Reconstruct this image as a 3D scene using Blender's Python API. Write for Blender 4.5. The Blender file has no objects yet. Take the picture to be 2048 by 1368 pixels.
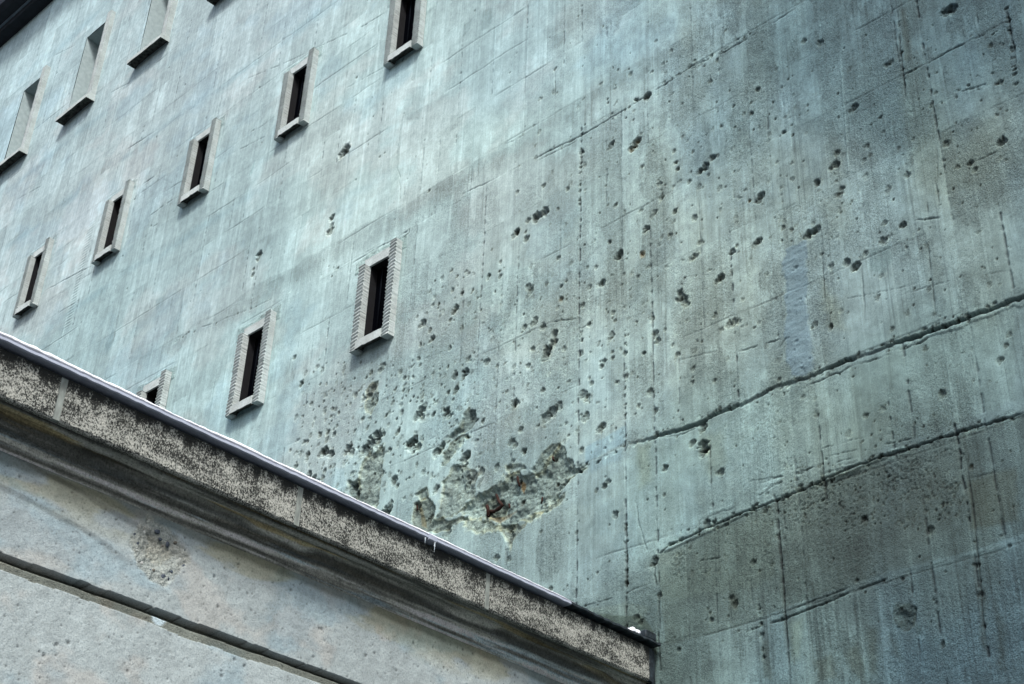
import bpy, bmesh, math, random
import numpy as np
from mathutils import Matrix, Vector

SC = bpy.context.scene
COL = SC.collection
rad = math.radians

# ------------------------------------------------------------------ camera
F_PX = 2918.114          # focal length in pixels of a 2048 wide frame
ROT = np.array([[0.73028350, 0.68230462, 0.03385872],     # camera right
                [-0.34838838, 0.41460419, -0.84067170],    # camera down
                [-0.58763215, 0.60213268, 0.54048560]])    # view direction
CAM = np.array([14.25197566, -6.26078849, 1.6])
cd = bpy.data.cameras.new('camera')
cam = bpy.data.objects.new('camera', cd); COL.objects.link(cam)
cd.sensor_width = 36.0
cd.lens = 36.0 * F_PX / 2048.0
cd.clip_start = 0.05; cd.clip_end = 500
cam.matrix_world = Matrix([[ROT[0][0], -ROT[1][0], -ROT[2][0], CAM[0]],
                           [ROT[0][1], -ROT[1][1], -ROT[2][1], CAM[1]],
                           [ROT[0][2], -ROT[1][2], -ROT[2][2], CAM[2]],
                           [0, 0, 0, 1]])
SC.camera = cam

# ------------------------------------------------------------------ sky, sun, exposure
SUN_DIR = Vector((0.44, -0.46, 0.80)).normalized()
w = bpy.data.worlds.new('World'); SC.world = w; w.use_nodes = True
nt = w.node_tree; bg = nt.nodes['Background']
sky = nt.nodes.new('ShaderNodeTexSky'); sky.sky_type = 'NISHITA'; sky.sun_disc = False
sky.sun_elevation = math.asin(SUN_DIR.z)
sky.sun_rotation = math.atan2(SUN_DIR.x, SUN_DIR.y)
sky.air_density = 1.0; sky.dust_density = 4.0; sky.ozone_density = 1.0
nt.links.new(sky.outputs[0], bg.inputs[0]); bg.inputs[1].default_value = 0.075
sl = bpy.data.lights.new('sun', 'SUN'); sl.energy = 1.5; sl.angle = rad(10); sl.color = (1.0, 0.985, 0.96)
so = bpy.data.objects.new('sun', sl); COL.objects.link(so)
so.rotation_euler = SUN_DIR.to_track_quat('Z', 'Y').to_euler()
so.location = (8, -10, 30)
SC.view_settings.view_transform = 'Standard'; SC.view_settings.look = 'None'
SC.view_settings.exposure = 1.60; SC.view_settings.gamma = 1.0

# ------------------------------------------------------------------ helpers
rnd = random.Random(7)
def wall_at(x, y, yy=0.0):
    """surveyed photo point -> (x, z) on the vertical plane y = yy"""
    d = ROT.T @ np.array([(x - 1024) / F_PX, (y - 684) / F_PX, 1.0])
    t = (yy - CAM[1]) / d[1]
    p = CAM + t * d
    return float(p[0]), float(p[2])
def mpp(x, y):
    a = np.array(wall_at(x, y)); d = np.linalg.norm(np.array([a[0], 0, a[1]]) - CAM)
    return float(d / F_PX)
def side_at(x, y, X):
    d = ROT.T @ np.array([(x - 1024) / F_PX, (y - 684) / F_PX, 1.0])
    t = (X - CAM[0]) / d[0]
    p = CAM + t * d
    return float(p[1]), float(p[2])

_T = {}
def vnoise(u, v, seed):
    if seed not in _T: _T[seed] = np.random.RandomState(seed).rand(256, 256).astype(np.float32)
    T = _T[seed]
    iu = np.floor(u); iv = np.floor(v)
    fu = (u - iu).astype(np.float32); fv = (v - iv).astype(np.float32)
    iu = iu.astype(np.int32) & 255; iv = iv.astype(np.int32) & 255
    fu = fu * fu * (3 - 2 * fu); fv = fv * fv * (3 - 2 * fv)
    a = T[iu, iv]; b = T[(iu + 1) & 255, iv]; c = T[iu, (iv + 1) & 255]; d = T[(iu + 1) & 255, (iv + 1) & 255]
    a = a + (b - a) * fu; c = c + (d - c) * fu
    return a + (c - a) * fv
def fbm(u, v, su, sv, octv, seed, gain=0.5):
    """0..1 noise with mean about .5"""
    s = 0; amp = 1; tot = 0
    for o in range(octv):
        s = s + amp * vnoise(u * su + 17.3 * o, v * sv + 9.1 * o, seed + o)
        tot += amp; amp *= gain; su *= 2.03; sv *= 2.03
    return s / tot
def sstep(a, b, x):
    t = np.clip((x - a) / (b - a), 0, 1); return t * t * (3 - 2 * t)

def tag(o, label=None, cat=None, group=None, kind=None):
    if label: o['label'] = label
    if cat: o['category'] = cat
    if group: o['group'] = group
    if kind: o['kind'] = kind
    return o
def empty(name, loc, label, cat, group=None):
    o = bpy.data.objects.new(name, None); COL.objects.link(o); o.location = loc; o.empty_display_size = .3
    return tag(o, label, cat, group)
def link(name, me, m, parent=None, smooth=False):
    o = bpy.data.objects.new(name, me); COL.objects.link(o)
    if m: me.materials.append(m)
    if smooth: me.polygons.foreach_set('use_smooth', [True] * len(me.polygons))
    if parent is not None:
        o.parent = parent
        off = Vector((0, 0, 0)); p = parent
        while p is not None: off += p.location; p = p.parent
        o.location = -off
    return o
def mesh_np(name, co, quads):
    me = bpy.data.meshes.new(name)
    n = len(co); q = len(quads)
    me.vertices.add(n); me.vertices.foreach_set('co', co.astype(np.float32).ravel())
    me.loops.add(q * 4); me.loops.foreach_set('vertex_index', quads.astype(np.int32).ravel())
    me.polygons.add(q); me.polygons.foreach_set('loop_start', np.arange(0, q * 4, 4, dtype=np.int32))
    me.polygons.foreach_set('loop_total', np.full(q, 4, dtype=np.int32))
    me.update(calc_edges=True); me.validate()
    return me
def add_attr(me, name, arr):
    if arr.ndim == 2:
        a = me.attributes.new(name, 'FLOAT_COLOR', 'POINT')
        full = np.ones((len(arr), 4), np.float32); full[:, :3] = arr
        a.data.foreach_set('color', full.ravel())
    else:
        a = me.attributes.new(name, 'FLOAT', 'POINT'); a.data.foreach_set('value', arr.astype(np.float32))
def bm_box(bm, x0, x1, y0, y1, z0, z1):
    v = [bm.verts.new(p) for p in ((x0,y0,z0),(x1,y0,z0),(x1,y1,z0),(x0,y1,z0),(x0,y0,z1),(x1,y0,z1),(x1,y1,z1),(x0,y1,z1))]
    for f in ((0,3,2,1),(4,5,6,7),(0,1,5,4),(1,2,6,5),(2,3,7,6),(3,0,4,7)): bm.faces.new([v[i] for i in f])
def finish(bm, name, m, parent=None, smooth=False, bevel=0):
    if bevel:
        bmesh.ops.bevel(bm, geom=bm.edges[:], offset=bevel, segments=1, affect='EDGES', clamp_overlap=True)
    me = bpy.data.meshes.new(name); bm.to_mesh(me); bm.free()
    return link(name, me, m, parent, smooth)

# ------------------------------------------------------------------ materials
class NT:
    def __init__(s, name):
        s.m = bpy.data.materials.new(name); s.m.use_nodes = True
        s.t = s.m.node_tree; s.b = s.t.nodes['Principled BSDF']; s.b.inputs['Roughness'].default_value = .9
        s.b.inputs['Specular IOR Level'].default_value = .25
    def n(s, ty, **kw):
        x = s.t.nodes.new(ty)
        for k, v in kw.items():
            if k in x.inputs: x.inputs[k].default_value = v
            else: setattr(x, k, v)
        return x
    def l(s, a, b): s.t.links.new(a, b)
    def coords(s, scale=(1, 1, 1)):
        tc = s.n('ShaderNodeTexCoord'); mp = s.n('ShaderNodeMapping'); mp.inputs['Scale'].default_value = scale
        s.l(tc.outputs['Object'], mp.inputs['Vector']); return mp.outputs[0]
    def noise(s, scale, detail=4, rough=.55, sc=(1, 1, 1)):
        x = s.n('ShaderNodeTexNoise'); x.inputs['Scale'].default_value = scale
        x.inputs['Detail'].default_value = detail; x.inputs['Roughness'].default_value = rough
        s.l(s.coords(sc), x.inputs['Vector']); return x.outputs['Fac']
    def ramp(s, src, stops):
        r = s.n('ShaderNodeValToRGB'); e = r.color_ramp.elements
        while len(e) > 1: e.remove(e[-1])
        e[0].position, e[0].color = stops[0][0], (*stops[0][1], 1)
        for p, c in stops[1:]:
            q = e.new(p); q.color = (*c, 1)
        s.l(src, r.inputs[0]); return r.outputs[0]
    def math(s, op, a, b=None, clamp=False):
        x = s.n('ShaderNodeMath'); x.operation = op; x.use_clamp = clamp
        for i, q in enumerate((a, b)):
            if q is None: continue
            if isinstance(q, (int, float)): x.inputs[i].default_value = q
            else: s.l(q, x.inputs[i])
        return x.outputs[0]
    def mix(s, fac, a, b, mode='MIX'):
        x = s.n('ShaderNodeMix'); x.data_type = 'RGBA'; x.blend_type = mode
        for i, q in ((0, fac), (6, a), (7, b)):
            if isinstance(q, (int, float)): x.inputs[i].default_value = q
            elif isinstance(q, tuple): x.inputs[i].default_value = (*q, 1)
            else: s.l(q, x.inputs[i])
        return x.outputs[2]
    def attr(s, name):
        x = s.n('ShaderNodeAttribute'); x.attribute_name = name; return x
    def bump(s, h, dist, strength=1.0):
        x = s.n('ShaderNodeBump'); x.inputs['Distance'].default_value = dist
        if isinstance(strength, (int, float)): x.inputs['Strength'].default_value = strength
        else: s.l(strength, x.inputs['Strength'])
        s.l(h, x.inputs['Height']); s.l(x.outputs[0], s.b.inputs['Normal'])

def concrete_attr(name, grain=(1, 1, 1)):
    M = NT(name)
    a = M.attr('albedo'); r = M.attr('coarse')
    n1 = M.noise(118, 4, .7, grain); n2 = M.noise(14, 5, .6, grain)
    f = M.ramp(n1, [(.30, (.42,) * 3), (.47, (.98,) * 3), (.72, (1.3,) * 3)])
    g = M.ramp(n2, [(.3, (.86,) * 3), (.7, (1.1,) * 3)])
    c = M.mix(1.0, a.outputs['Color'], g, 'MULTIPLY')
    c2 = M.mix(1.0, c, f, 'MULTIPLY')
    k = M.math('ADD', M.math('MULTIPLY', r.outputs['Fac'], .65), .40, True)
    M.l(M.mix(k, c, c2), M.b.inputs['Base Color'])
    hgt = M.noise(150, 3, .7, grain)
    M.bump(hgt, .010, M.math('ADD', M.math('MULTIPLY', r.outputs['Fac'], .85), .12, True))
    return M.m
M_WALL = concrete_attr('bunker_concrete')
M_ANNEX = concrete_attr('annex_concrete')

def simple(name, base, rough=.9, metallic=0, var=.15, scale=40, bump=.002, sc=(1, 1, 1)):
    M = NT(name)
    n = M.noise(scale, 5, .6, sc)
    lo = tuple(c * (1 - var) for c in base); hi = tuple(min(1, c * (1 + var)) for c in base)
    M.l(M.ramp(n, [(.3, lo), (.7, hi)]), M.b.inputs['Base Color'])
    M.b.inputs['Roughness'].default_value = rough; M.b.inputs['Metallic'].default_value = metallic
    if bump: M.bump(n, bump, .8)
    return M.m
def frame_mat(name, base, rust):
    M = NT(name)
    n = M.noise(90, 4, .7); big = M.noise(6, 5, .65)
    c = M.ramp(n, [(.28, tuple(q * .45 for q in base)), (.45, base), (.75, tuple(min(1, q * 1.18) for q in base))])
    c = M.mix(M.ramp(big, [(.42, (0,) * 3), (.7, (.75,) * 3)]), c, rust)
    M.l(c, M.b.inputs['Base Color']); M.bump(n, .004, .8)
    return M.m
M_FRAME = frame_mat('window_frame_stone', (.40, .455, .45), (.28, .31, .30))
M_UNDER = simple('sill_underside_dark', (.045, .05, .045), var=.95, scale=22)  # near-black patchy colour for the downward faces of the sills
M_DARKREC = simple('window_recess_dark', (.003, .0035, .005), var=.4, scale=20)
M_NICHE = simple('niche_concrete', (.32, .40, .41), var=.14, scale=16)
M_BLACK = simple('window_glass_black', (.0012, .0015, .0025), rough=.35, var=.3, bump=0)
M_BAR = simple('iron_bar', (.004, .005, .007), rough=.6, var=.3, bump=0)
M_BAR.node_tree.nodes['Principled BSDF'].inputs['Specular IOR Level'].default_value = 0.0
M_BLACK.node_tree.nodes['Principled BSDF'].inputs['Specular IOR Level'].default_value = 0.0
M_RUST = simple('rusted_iron', (.022, .009, .006), rough=.95, var=.6, scale=120)
M_METAL = simple('zinc_drip_edge', (.30, .335, .41), rough=.55, metallic=.0, var=.1, scale=25, bump=.0006)
M_METAL_D = simple('dark_patinated_metal', (.022, .031, .038), rough=.6, metallic=.2, var=.8, scale=30, bump=.002)
M_CORN = simple('cornice_dark', (.012, .016, .022), rough=.7, var=.3, scale=8)
M_CORN_L = simple('cornice_lip', (.12, .16, .20), rough=.5, var=.2, scale=8)
M_GROUND = simple('wet_pavement', (.05, .055, .06), var=.3, scale=2)
Ms = NT('snow'); Ms.b.inputs['Base Color'].default_value = (.70, .73, .79, 1); Ms.b.inputs['Roughness'].default_value = .8
Ms.bump(Ms.noise(90, 4), .003, .7); M_SNOW = Ms.m
Ms = NT('ice'); Ms.b.inputs['Base Color'].default_value = (.75, .85, .92, 1); Ms.b.inputs['Roughness'].default_value = .15
Ms.b.inputs['Transmission Weight'].default_value = .6; Ms.b.inputs['IOR'].default_value = 1.31; M_ICE = Ms.m
#BODY

# ------------------------------------------------------------------ ground
bm = bmesh.new()
v = [bm.verts.new(p) for p in ((-200, -200, 0), (200, -200, 0), (200, 200, 0), (-200, 200, 0))]; bm.faces.new(v)
tag(finish(bm, 'ground', M_GROUND), kind='structure')

# ------------------------------------------------------------------ bunker
BUNK = empty('bunker', (6, 0, 0), 'towering grey concrete bunker with small slit windows and a bullet-pocked facade', 'bunker')
WIN = [('slit', 3, xr, zb) for xr, zb in ((3.655, 7.815), (5.225, 7.815), (6.85, 7.80))]
WIN = []
for xr in (0.455, 2.11, 3.705, 5.295, 6.875): WIN.append((xr, 10.905, .455, .965, 2))
for xr in (3.655, 5.225, 6.85): WIN.append((xr, 7.805, .455, .945, 3))
for xr in (-1.02, .57, 2.17, 3.78): WIN.append((xr, 13.985, .70, 1.585, 1))
PR = .08            # how far the frames stand out of the wall
OPEN = []           # openings (x0,x1,z0,z1)
for xr, zb, ww, hh, row in WIN:
    x0 = xr - ww
    if row == 1: OPEN.append((x0 + .02, xr - .10, zb + .07, zb + hh - .04))
    else: OPEN.append((x0 + .080, xr - .082, zb + .085, zb + hh - .10))

# --- graded grid over the part of the wall that faces the square
XA, XB, ZA, ZB = -3.9, 12.9, 3.5, 17.27
def graded(a, b, fn):
    out = [a]
    while out[-1] < b: out.append(out[-1] + fn(out[-1]))
    out[-1] = b
    return np.array(out, np.float64)
def dist_x(x): return math.sqrt((x - CAM[0]) ** 2 + CAM[1] ** 2 + 25)
us = graded(XA, XB, lambda x: .00068 * math.sqrt((max(0, CAM[0] - 1 - x)) ** 2 + 39 + 16) * (1 + .35 * max(0, (6 - x) / 8)))
vs = graded(ZA, ZB, lambda z: .00072 * math.sqrt(39 + (z - 1.6) ** 2 + 9 + max(0, z - 9) * 6))
NU, NV = len(us), len(vs)
print('grid', NU, NV)
U, V = np.meshgrid(us.astype(np.float32), vs.astype(np.float32))       # shape (NV, NU)
# point -> camera frame test (which cells get the fine mesh)
def project(X, Y, Z):
    dx = X - CAM[0]; dy = Y - CAM[1]; dz = Z - CAM[2]
    c = [ROT[i][0] * dx + ROT[i][1] * dy + ROT[i][2] * dz for i in range(3)]
    return 1024 + F_PX * c[0] / c[2], 684 + F_PX * c[1] / c[2]
PX, PY = project(U, 0 * U, V)

H = np.zeros_like(U)                     # relief, metres, + towards the viewer
# boards and lifts ------------------------------------------------------
LIFTS = [3.0, 4.66, 5.31, 6.015, 6.62, 7.25, 7.82, 8.36, 8.84, 9.15, 9.75, 10.15, 10.55, 10.88, 11.35, 11.62, 11.95, 12.44, 12.8, 13.25, 13.75, 14.1, 14.4, 15.1, 15.7, 16.4, 17.5]
wob = (fbm(U, V, .9, .35, 3, 11) - .5)
bx = np.arange(-4.6, 13.6, .2); rs = np.random.RandomState(3); bx = bx + rs.uniform(-.02, .02, len(bx))
for q in (8.77, 9.16, 8.17, 9.40, 10.04, 10.24, 10.55, 11.11, 11.34, 11.51):
    bx[np.argmin(abs(bx - q))] = q
bx.sort()
UB = U + wob * .03
BI = np.searchsorted(bx, UB.ravel()).reshape(UB.shape)
LI = np.searchsorted(np.array(LIFTS), (V + (fbm(U, V, .5, .3, 3, 21) - .5) * .05).ravel()).reshape(V.shape)
def cellrand(a, b, seed):
    T = np.random.RandomState(seed).rand(512, 64).astype(np.float32); return T[a % 512, b % 64]
cr1 = cellrand(BI // 2, LI, 31); cr2 = cellrand(BI, LI, 32); cr3 = cellrand(BI, LI // 2, 33)
H += (cr2 - .5) * .0025
# region masks
low = sstep(9.22, 9.05, V + (fbm(U, V, 2.5, 3, 4, 41) - .5) * .22) * sstep(4.2, 7.6, U + (fbm(U, V, .8, 1, 3, 45) - .5) * 2.5)
right = sstep(7.5, 10.2, U + (fbm(U, V, .5, .4, 3, 51) - .5) * 2.2 + (V - 9) * .12)
cl = fbm(U, V, 1.1, .8, 5, 61); cl2 = fbm(U, V, 3.2, 1.9, 4, 66)
coarse = np.clip(np.maximum(low * .75, right * .9) * sstep(.30, .62, cl * .66 + cr1 * .14 + .24 * cl2), 0, 1)
coarse = np.clip(coarse + .10, 0, 1)
# base colour of the cast concrete at points of the wall, darker towards the right
CP = [(700,380,.60,.72,.70),(200,430,.57,.65,.66),(100,130,.55,.67,.70),(60,330,.54,.64,.66),(420,60,.56,.65,.67),(1200,800,.50,.62,.60),(1330,560,.42,.52,.50),
 (1020,640,.50,.62,.60),(1500,250,.30,.42,.45),(1750,250,.18,.27,.29),(1980,80,.13,.21,.25),(1900,450,.27,.36,.37),(1600,430,.31,.40,.40),(1400,950,.32,.43,.42),
 (1850,740,.24,.33,.33),(1500,1110,.22,.30,.29),(1870,1000,.15,.21,.22),(1690,1290,.23,.34,.36),(1960,1260,.13,.21,.25),(1350,1250,.18,.25,.24),
 (500,690,.47,.60,.60),(180,640,.44,.56,.57),(350,640,.46,.57,.58),(1130,1120,.37,.48,.48),(1050,80,.50,.64,.66),(950,300,.58,.72,.70),(1300,30,.37,.50,.53),(1640,100,.19,.29,.32),
 (1700,620,.32,.41,.41),(850,960,.47,.60,.59),(640,820,.46,.57,.57),(1200,250,.42,.54,.54),(1450,600,.38,.47,.45),(800,150,.56,.69,.69),(1560,900,.32,.42,.40),(1950,1120,.17,.26,.29),
 (900,480,.50,.61,.60),(1150,450,.45,.56,.54)]
num = np.zeros((NV, NU, 3), np.float32); den = np.zeros((NV, NU), np.float32)
wu = U + (fbm(U, V, .6, .4, 3, 71) - .5) * 1.2; wv = V + (fbm(U, V, .6, .5, 3, 75) - .5) * .8
for px, py, r_, g_, b_ in CP:
    cx, cz = wall_at(px, py); m_ = mpp(px, py) * 120
    d2 = ((wu - cx) ** 2 + (wv - cz) ** 2) / (m_ * m_) + .35
    k = 1 / d2 ** 2
    den += k; num += k[..., None] * np.array([r_, g_, b_], np.float32)
A = num / den[..., None] * np.array([.835, .925, .93], np.float32) * (.665 + .045 * sstep(8.5, 4.5, U))[..., None]
del num, den, wu, wv
# patchiness
tone = (fbm(U, V, .7, .5, 5, 81) - .5) * .22 + (cr2 - .5) * .10 + (cr3 - .5) * .09 + (cr1 - .5) * .08
streak = fbm(U, V, 26, .9, 4, 91, .6); streak2 = fbm(U, V, 75, 2.0, 2, 96)
tone += (streak - .5) * .24 + (streak2 - .5) * .14
lt = np.random.RandomState(77).rand(64).astype(np.float32)
tone += (lt[LI % 64] - .5) * .10 + (fbm(U, V, .28, 2.4, 5, 851, .6) - .5) * .50
sk = fbm(UB, V, 70, 1.1, 4, 861, .75); ul = .22 + .78 * np.clip(low + right, 0, 1); sk2 = fbm(UB + 7, V, 55, .9, 3, 871, .7); zone = sstep(.38, .62, fbm(U, V, 1.2, 1.0, 4, 881))
tone -= sstep(.56, .72, sk) * (.06 + .20 * zone) * ul; tone += sstep(.57, .72, sk2) * .14
trend = sstep(8.8, 11.6, U) * sstep(6.1, 4.8, V + (U - 10.5) * .12)
trend = np.maximum(trend, .75 * sstep(9.6, 11.6, U) * sstep(7.9, 8.8, V)); tone -= trend * .22
A *= (1 + tone)[..., None]
# thin lime bloom and damp blotches with crisp edges, often ending at a board
bloom = sstep(.56, .60, fbm(UB, V, 5.5, 1.6, 5, 821, .62) + (cr2 - .5) * .14)
damp = sstep(.575, .62, fbm(UB + 13, V, 3.2, 2.4, 6, 831, .64) + (cr3 - .5) * .10)
A *= (1 + bloom * .13 - damp * .08)[..., None]
coarse *= 1 - .5 * bloom
A *= (1 + (np.random.RandomState(9).rand(NV, NU).astype(np.float32) - .5) * (.10 + .34 * coarse))[..., None]
mott = fbm(U, V, 11, 9, 5, 841, .7); A *= (1 + (mott - .5) * (.30 + .45 * right))[..., None]
# blue and warm films in the smooth upper part
film = fbm(U, V, 1.3, 1.5, 6, 101, .6); film2 = fbm(U + 40, V, 1.0, 1.4, 6, 111, .6)
kb = sstep(.54, .68, film) * (1 - right * .5); kp = sstep(.52, .66, film2) * (1 - right)
A *= 1 + kb[..., None] * (np.array([.93, .965, 1.0], np.float32) - 1)
A *= 1 + kp[..., None] * (np.array([1.05, .985, .975], np.float32) - 1)
# olive/brown grime lower right
ko = sstep(.50, .72, fbm(U, V, 1.8, .6, 5, 121)) * right
A *= 1 + ko[..., None] * (np.array([.96, .92, .86], np.float32) - 1)
# coarse lime rough cast is a bit darker and greyer
A *= (1 - .10 * coarse)[..., None]
# relief of coarse areas
H += coarse * (fbm(U, V, 75, 70, 2, 131, .9) - .5) * .004 + coarse * (np.random.RandomState(8).rand(NV, NU).astype(np.float32) - .5) * .0034 + (1 - coarse) * (fbm(U, V, 30, 8, 3, 141) - .5) * .0022
H += (fbm(U, V, 1.4, 1.0, 3, 145) - .5) * .012
# wood grain of the shuttering in a few lifts
gr = sstep(.55, .75, cellrand(BI, LI, 35)) * sstep(6.0, 5.6, V) * right
H += gr * (np.sin(UB * 420 + 9 * fbm(U, V, 6, 2.2, 2, 151)) * .0011)

def win(x0, x1, z0, z1):
    i0, i1 = np.searchsorted(us, [x0, x1]); j0, j1 = np.searchsorted(vs, [z0, z1])
    if i1 - i0 < 1 or j1 - j0 < 1: return None
    return slice(j0, j1), slice(i0, i1)
def multiply(s, k, col):
    A[s] *= 1 + k[..., None] * (np.array(col, np.float32) - 1)
def groove(s, d, wd, depth, dark=.5, k=1.0):
    g = np.exp(-(d / wd) ** 2) * k
    H[s] -= g * depth; multiply(s, g, (dark,) * 3)
# board joints -------------------------------------------------------------
STRONG = {8.77: (4.6, 8.9, 1.0), 9.16: (4.7, 6.9, 1.0), 10.04: (6.0, 7.3, .9), 10.24: (3.0, 5.25, 1.1), 11.34: (3.0, 5.4, 1.0), 9.40: (3.6, 7.6, .8),
          10.55: (5.2, 6.0, .7), 11.11: (3.0, 5.0, .7), 11.51: (7, 9.2, .9), 8.17: (4.5, 7.9, .7)}
for i, q in enumerate(bx):
    s = win(q - .05, q + .05, ZA, ZB)
    if s is None: continue
    n_dot = vnoise(U[s] * 0 + i * 7.7, V[s] * 34, 161); n_long = fbm(U[s] * 0 + i * 3.3, V[s], 1, 1.3, 3, 163)
    d = UB[s] - q + (vnoise(U[s] * 0 + i, V[s] * 9, 167) - .5) * .008 + (n_dot - .5) * .003
    li = LI[s]; st = cellrand(np.full_like(li, i), li, 171)
    zz = V[s]
    k = np.clip((st - .25) * 1.2, 0, 1) * sstep(.38, .6, n_long) * .85
    for key, (za, zb, kk) in STRONG.items():
        if abs(key - q) < 1e-6: k = np.maximum(k, kk * ((zz > za) & (zz < zb)) * sstep(.2, .45, n_long))
    dots = sstep(.42, .68, n_dot)
    fine = np.exp(-(d / .0035) ** 2) * k * .5
    H[s] -= fine * .004; multiply(s, fine, (.62, .62, .64))
    wdt = .0045 + .006 * dots * vnoise(U[s] * 0 + i, V[s] * 60, 173)
    g = np.exp(-(d / wdt) ** 2) * k * dots
    H[s] -= g * .010; multiply(s, np.clip(g, 0, 1), (.22, .22, .24))
# lift lines: faint everywhere, strong where surveyed -------------------------
for i, q in enumerate(LIFTS):
    s = win(XA, XB, q - .12, q + .12)
    if s is None: continue
    zl = q + (fbm(U[s], U[s] * 0 + i * 5, .5, 1, 3, 181) - .5) * .07 + (fbm(U[s], U[s] * 0 + i, 9, 1, 3, 185) - .5) * .016
    k = sstep(.50, .64, fbm(U[s], U[s] * 0 + i * 2.7, 1.6, 1, 5, 189)) * (.35 + .5 * rs.rand() if q > 9.2 else .6)
    groove(s, V[s] - zl, .0052, .006, .42, k)
    k2 = sstep(.45, .6, fbm(U[s], U[s] * 0 + i * 1.9, .6, 1, 3, 193)) * .5
    below = np.exp(-np.clip(zl - V[s], 0, 1) / .05) * (V[s] < zl)
    multiply(s, below * k2, (.85, .87, .87))

def polyline(pts, wd, depth, dark=.35, jit=.006, step=0.0, seed=0, world=False, gap=.30):
    """crack / joint through surveyed points, wd and jit in metres"""
    W = [p if world else wall_at(*p) for p in pts]
    wd *= .62; jit *= 1.5; depth *= .8
    for si, ((xa, za), (xb, zb)) in enumerate(zip(W[:-1], W[1:])):
        L = math.hypot(xb - xa, zb - za); 
        if L < 1e-4: continue
        m = max(.05, 3 * wd + jit * 2)
        s = win(min(xa, xb) - m, max(xa, xb) + m, min(za, zb) - m, max(za, zb) + m)
        if s is None: continue
        x, z = U[s], V[s]
        t = ((x - xa) * (xb - xa) + (z - za) * (zb - za)) / (L * L)
        tc = np.clip(t, 0, 1)
        nj = (fbm(x, z, 12, 12, 5, 201 + seed, .65) - .5) * 2 * jit
        d = ((x - xa) * (zb - za) - (z - za) * (xb - xa)) / L + nj
        d = np.hypot(d, (t - tc) * L)
        k = 1.0
        if gap: k = sstep(gap, gap + .15, fbm(x, z, 9, 9, 2, 211 + seed))
        if si == 0: k = k * sstep(-.02, .45, t)
        if si == len(W) - 2: k = k * sstep(1.02, .55, t)
        nw = .25 + 1.5 * fbm(x, z, 25, 25, 3, 205 + seed)
        g = np.exp(-(d / (wd * nw)) ** 2) * k
        H[s] -= g * depth; multiply(s, g, (dark,) * 3)
# surveyed horizontal joints and cracks
polyline([(1310,1110),(1345,1085),(1400,1060),(1470,1030),(1550,1000),(1640,960),(1740,918),(1830,890),(1900,868),(1960,850),(2060,820)], .0075, .022, .22, .007, gap=0)
polyline([(1150,1217),(1230,1195),(1303,1163)], .005, .010, .4)
polyline([(1303,1163),(1316,1150)], .004, .008, .5)
polyline([(1490,1262),(1560,1238),(1640,1207),(1700,1180),(1790,1150)], .008, .014, .4)
polyline([(1570,1222),(1650,1190),(1700,1170)], .006, .010, .5)
polyline([(1765,1155),(1850,1132),(1900,1120),(2031,1085)], .004, .004, .75)
polyline([(1623,1293),(1700,1270),(1770,1245)], -.0 + .003, -.003, 1.25, .002)
polyline([(1065,320),(1100,300),(1168,268),(1215,240),(1280,200),(1330,168),(1385,130),(1450,103),(1520,62),(1600,10)], .008, .012, .32, .008)
polyline([(1068,325),(1110,303),(1160,278)], .005, .008, .4)
polyline([(880,418),(930,385),(992,357)], .006, .010, .35)
polyline([(1003,290),(1030,280),(1052,266)], .004, .006, .45)
polyline([(1800,152),(1850,130),(1900,100),(1990,60)], .007, .012, .4)
polyline([(1800,228),(1863,213),(1925,182),(2001,161),(2040,130)], .007, .012, .4, gap=.4)
polyline([(1930,330),(1975,312),(2000,300)], .006, .01, .35)
polyline([(1830,440),(1850,438),(1885,435)], .007, .012, .35)
polyline([(1853,400),(1857,432)], .006, .01, .35); polyline([(1870,350),(1880,428)], .004, .01, .4)
polyline([(1868,130),(1877,426)], .004, .008, .45, gap=.35)
polyline([(220,320),(323,254)], .010, .012, .3); polyline([(323,254),(443,179)], .006, .006, .6)
polyline([(475,165),(560,130),(600,112),(640,92),(720,55)], .006, .008, .5)
polyline([(282,371),(313,349)], .009, .012, .35); polyline([(300,375),(300,371)], .006, .01, .4)
polyline([(215,189),(240,175),(278,155)], .007, .01, .4, gap=.2)
polyline([(462,307),(500,288),(540,268)], .006, .01, .4)
polyline([(34,399),(60,385),(86,369)], .006, .01, .45); polyline([(100,115),(130,100),(155,88)], .007, .01, .4)
polyline([(89,582),(140,554),(189,529)], .008, .012, .4)
polyline([(290,440),(330,410),(358,392)], .006, .01, .45)
polyline([(305,455),(318,446)], .006, .01, .4); polyline([(340,428),(352,420)], .006, .01, .4)
polyline([(347,680),(400,655),(430,646)], .006, .008, .5); polyline([(430,646),(500,618),(560,590)], .004, .006, .65)
polyline([(680,75),(730,50),(775,22)], .007, .01, .4); polyline([(680,183),(740,150),(780,128)], .005, .008, .6)
polyline([(340,335),(310,350),(360,375)], .003, .004, .8)
polyline([(938,660),(955,650),(972,644)], .007, .014, .3); polyline([(972,644),(973,656)], .004, .006, .5)
polyline([(975,814),(1017,797)], .005, .009, .45); polyline([(1097,646),(1125,640),(1158,636)], .006, .012, .35)
polyline([(1158,659),(1183,645)], .006, .012, .3)
polyline([(852,882),(885,867),(893,860)], .005, .009, .4); polyline([(830,708),(868,693)], .004, .006, .6)
polyline([(760,735),(820,728),(900,700)], .004, .004, .75)
polyline([(800,548),(850,525),(900,505),(980,480)], .003, .003, .8)
polyline([(1472,704),(1520,690),(1571,677)], .006, .012, .4); polyline([(1555,700),(1571,677),(1580,676)], .005, .01, .4)
polyline([(1340,725),(1420,705),(1440,700)], .004, .006, .7); polyline([(1000,980),(1060,955),(1090,940)], .004, .004, .75)
polyline([(1800,590),(1900,560),(2031,538)], .005, .006, .5, gap=.3)
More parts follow.
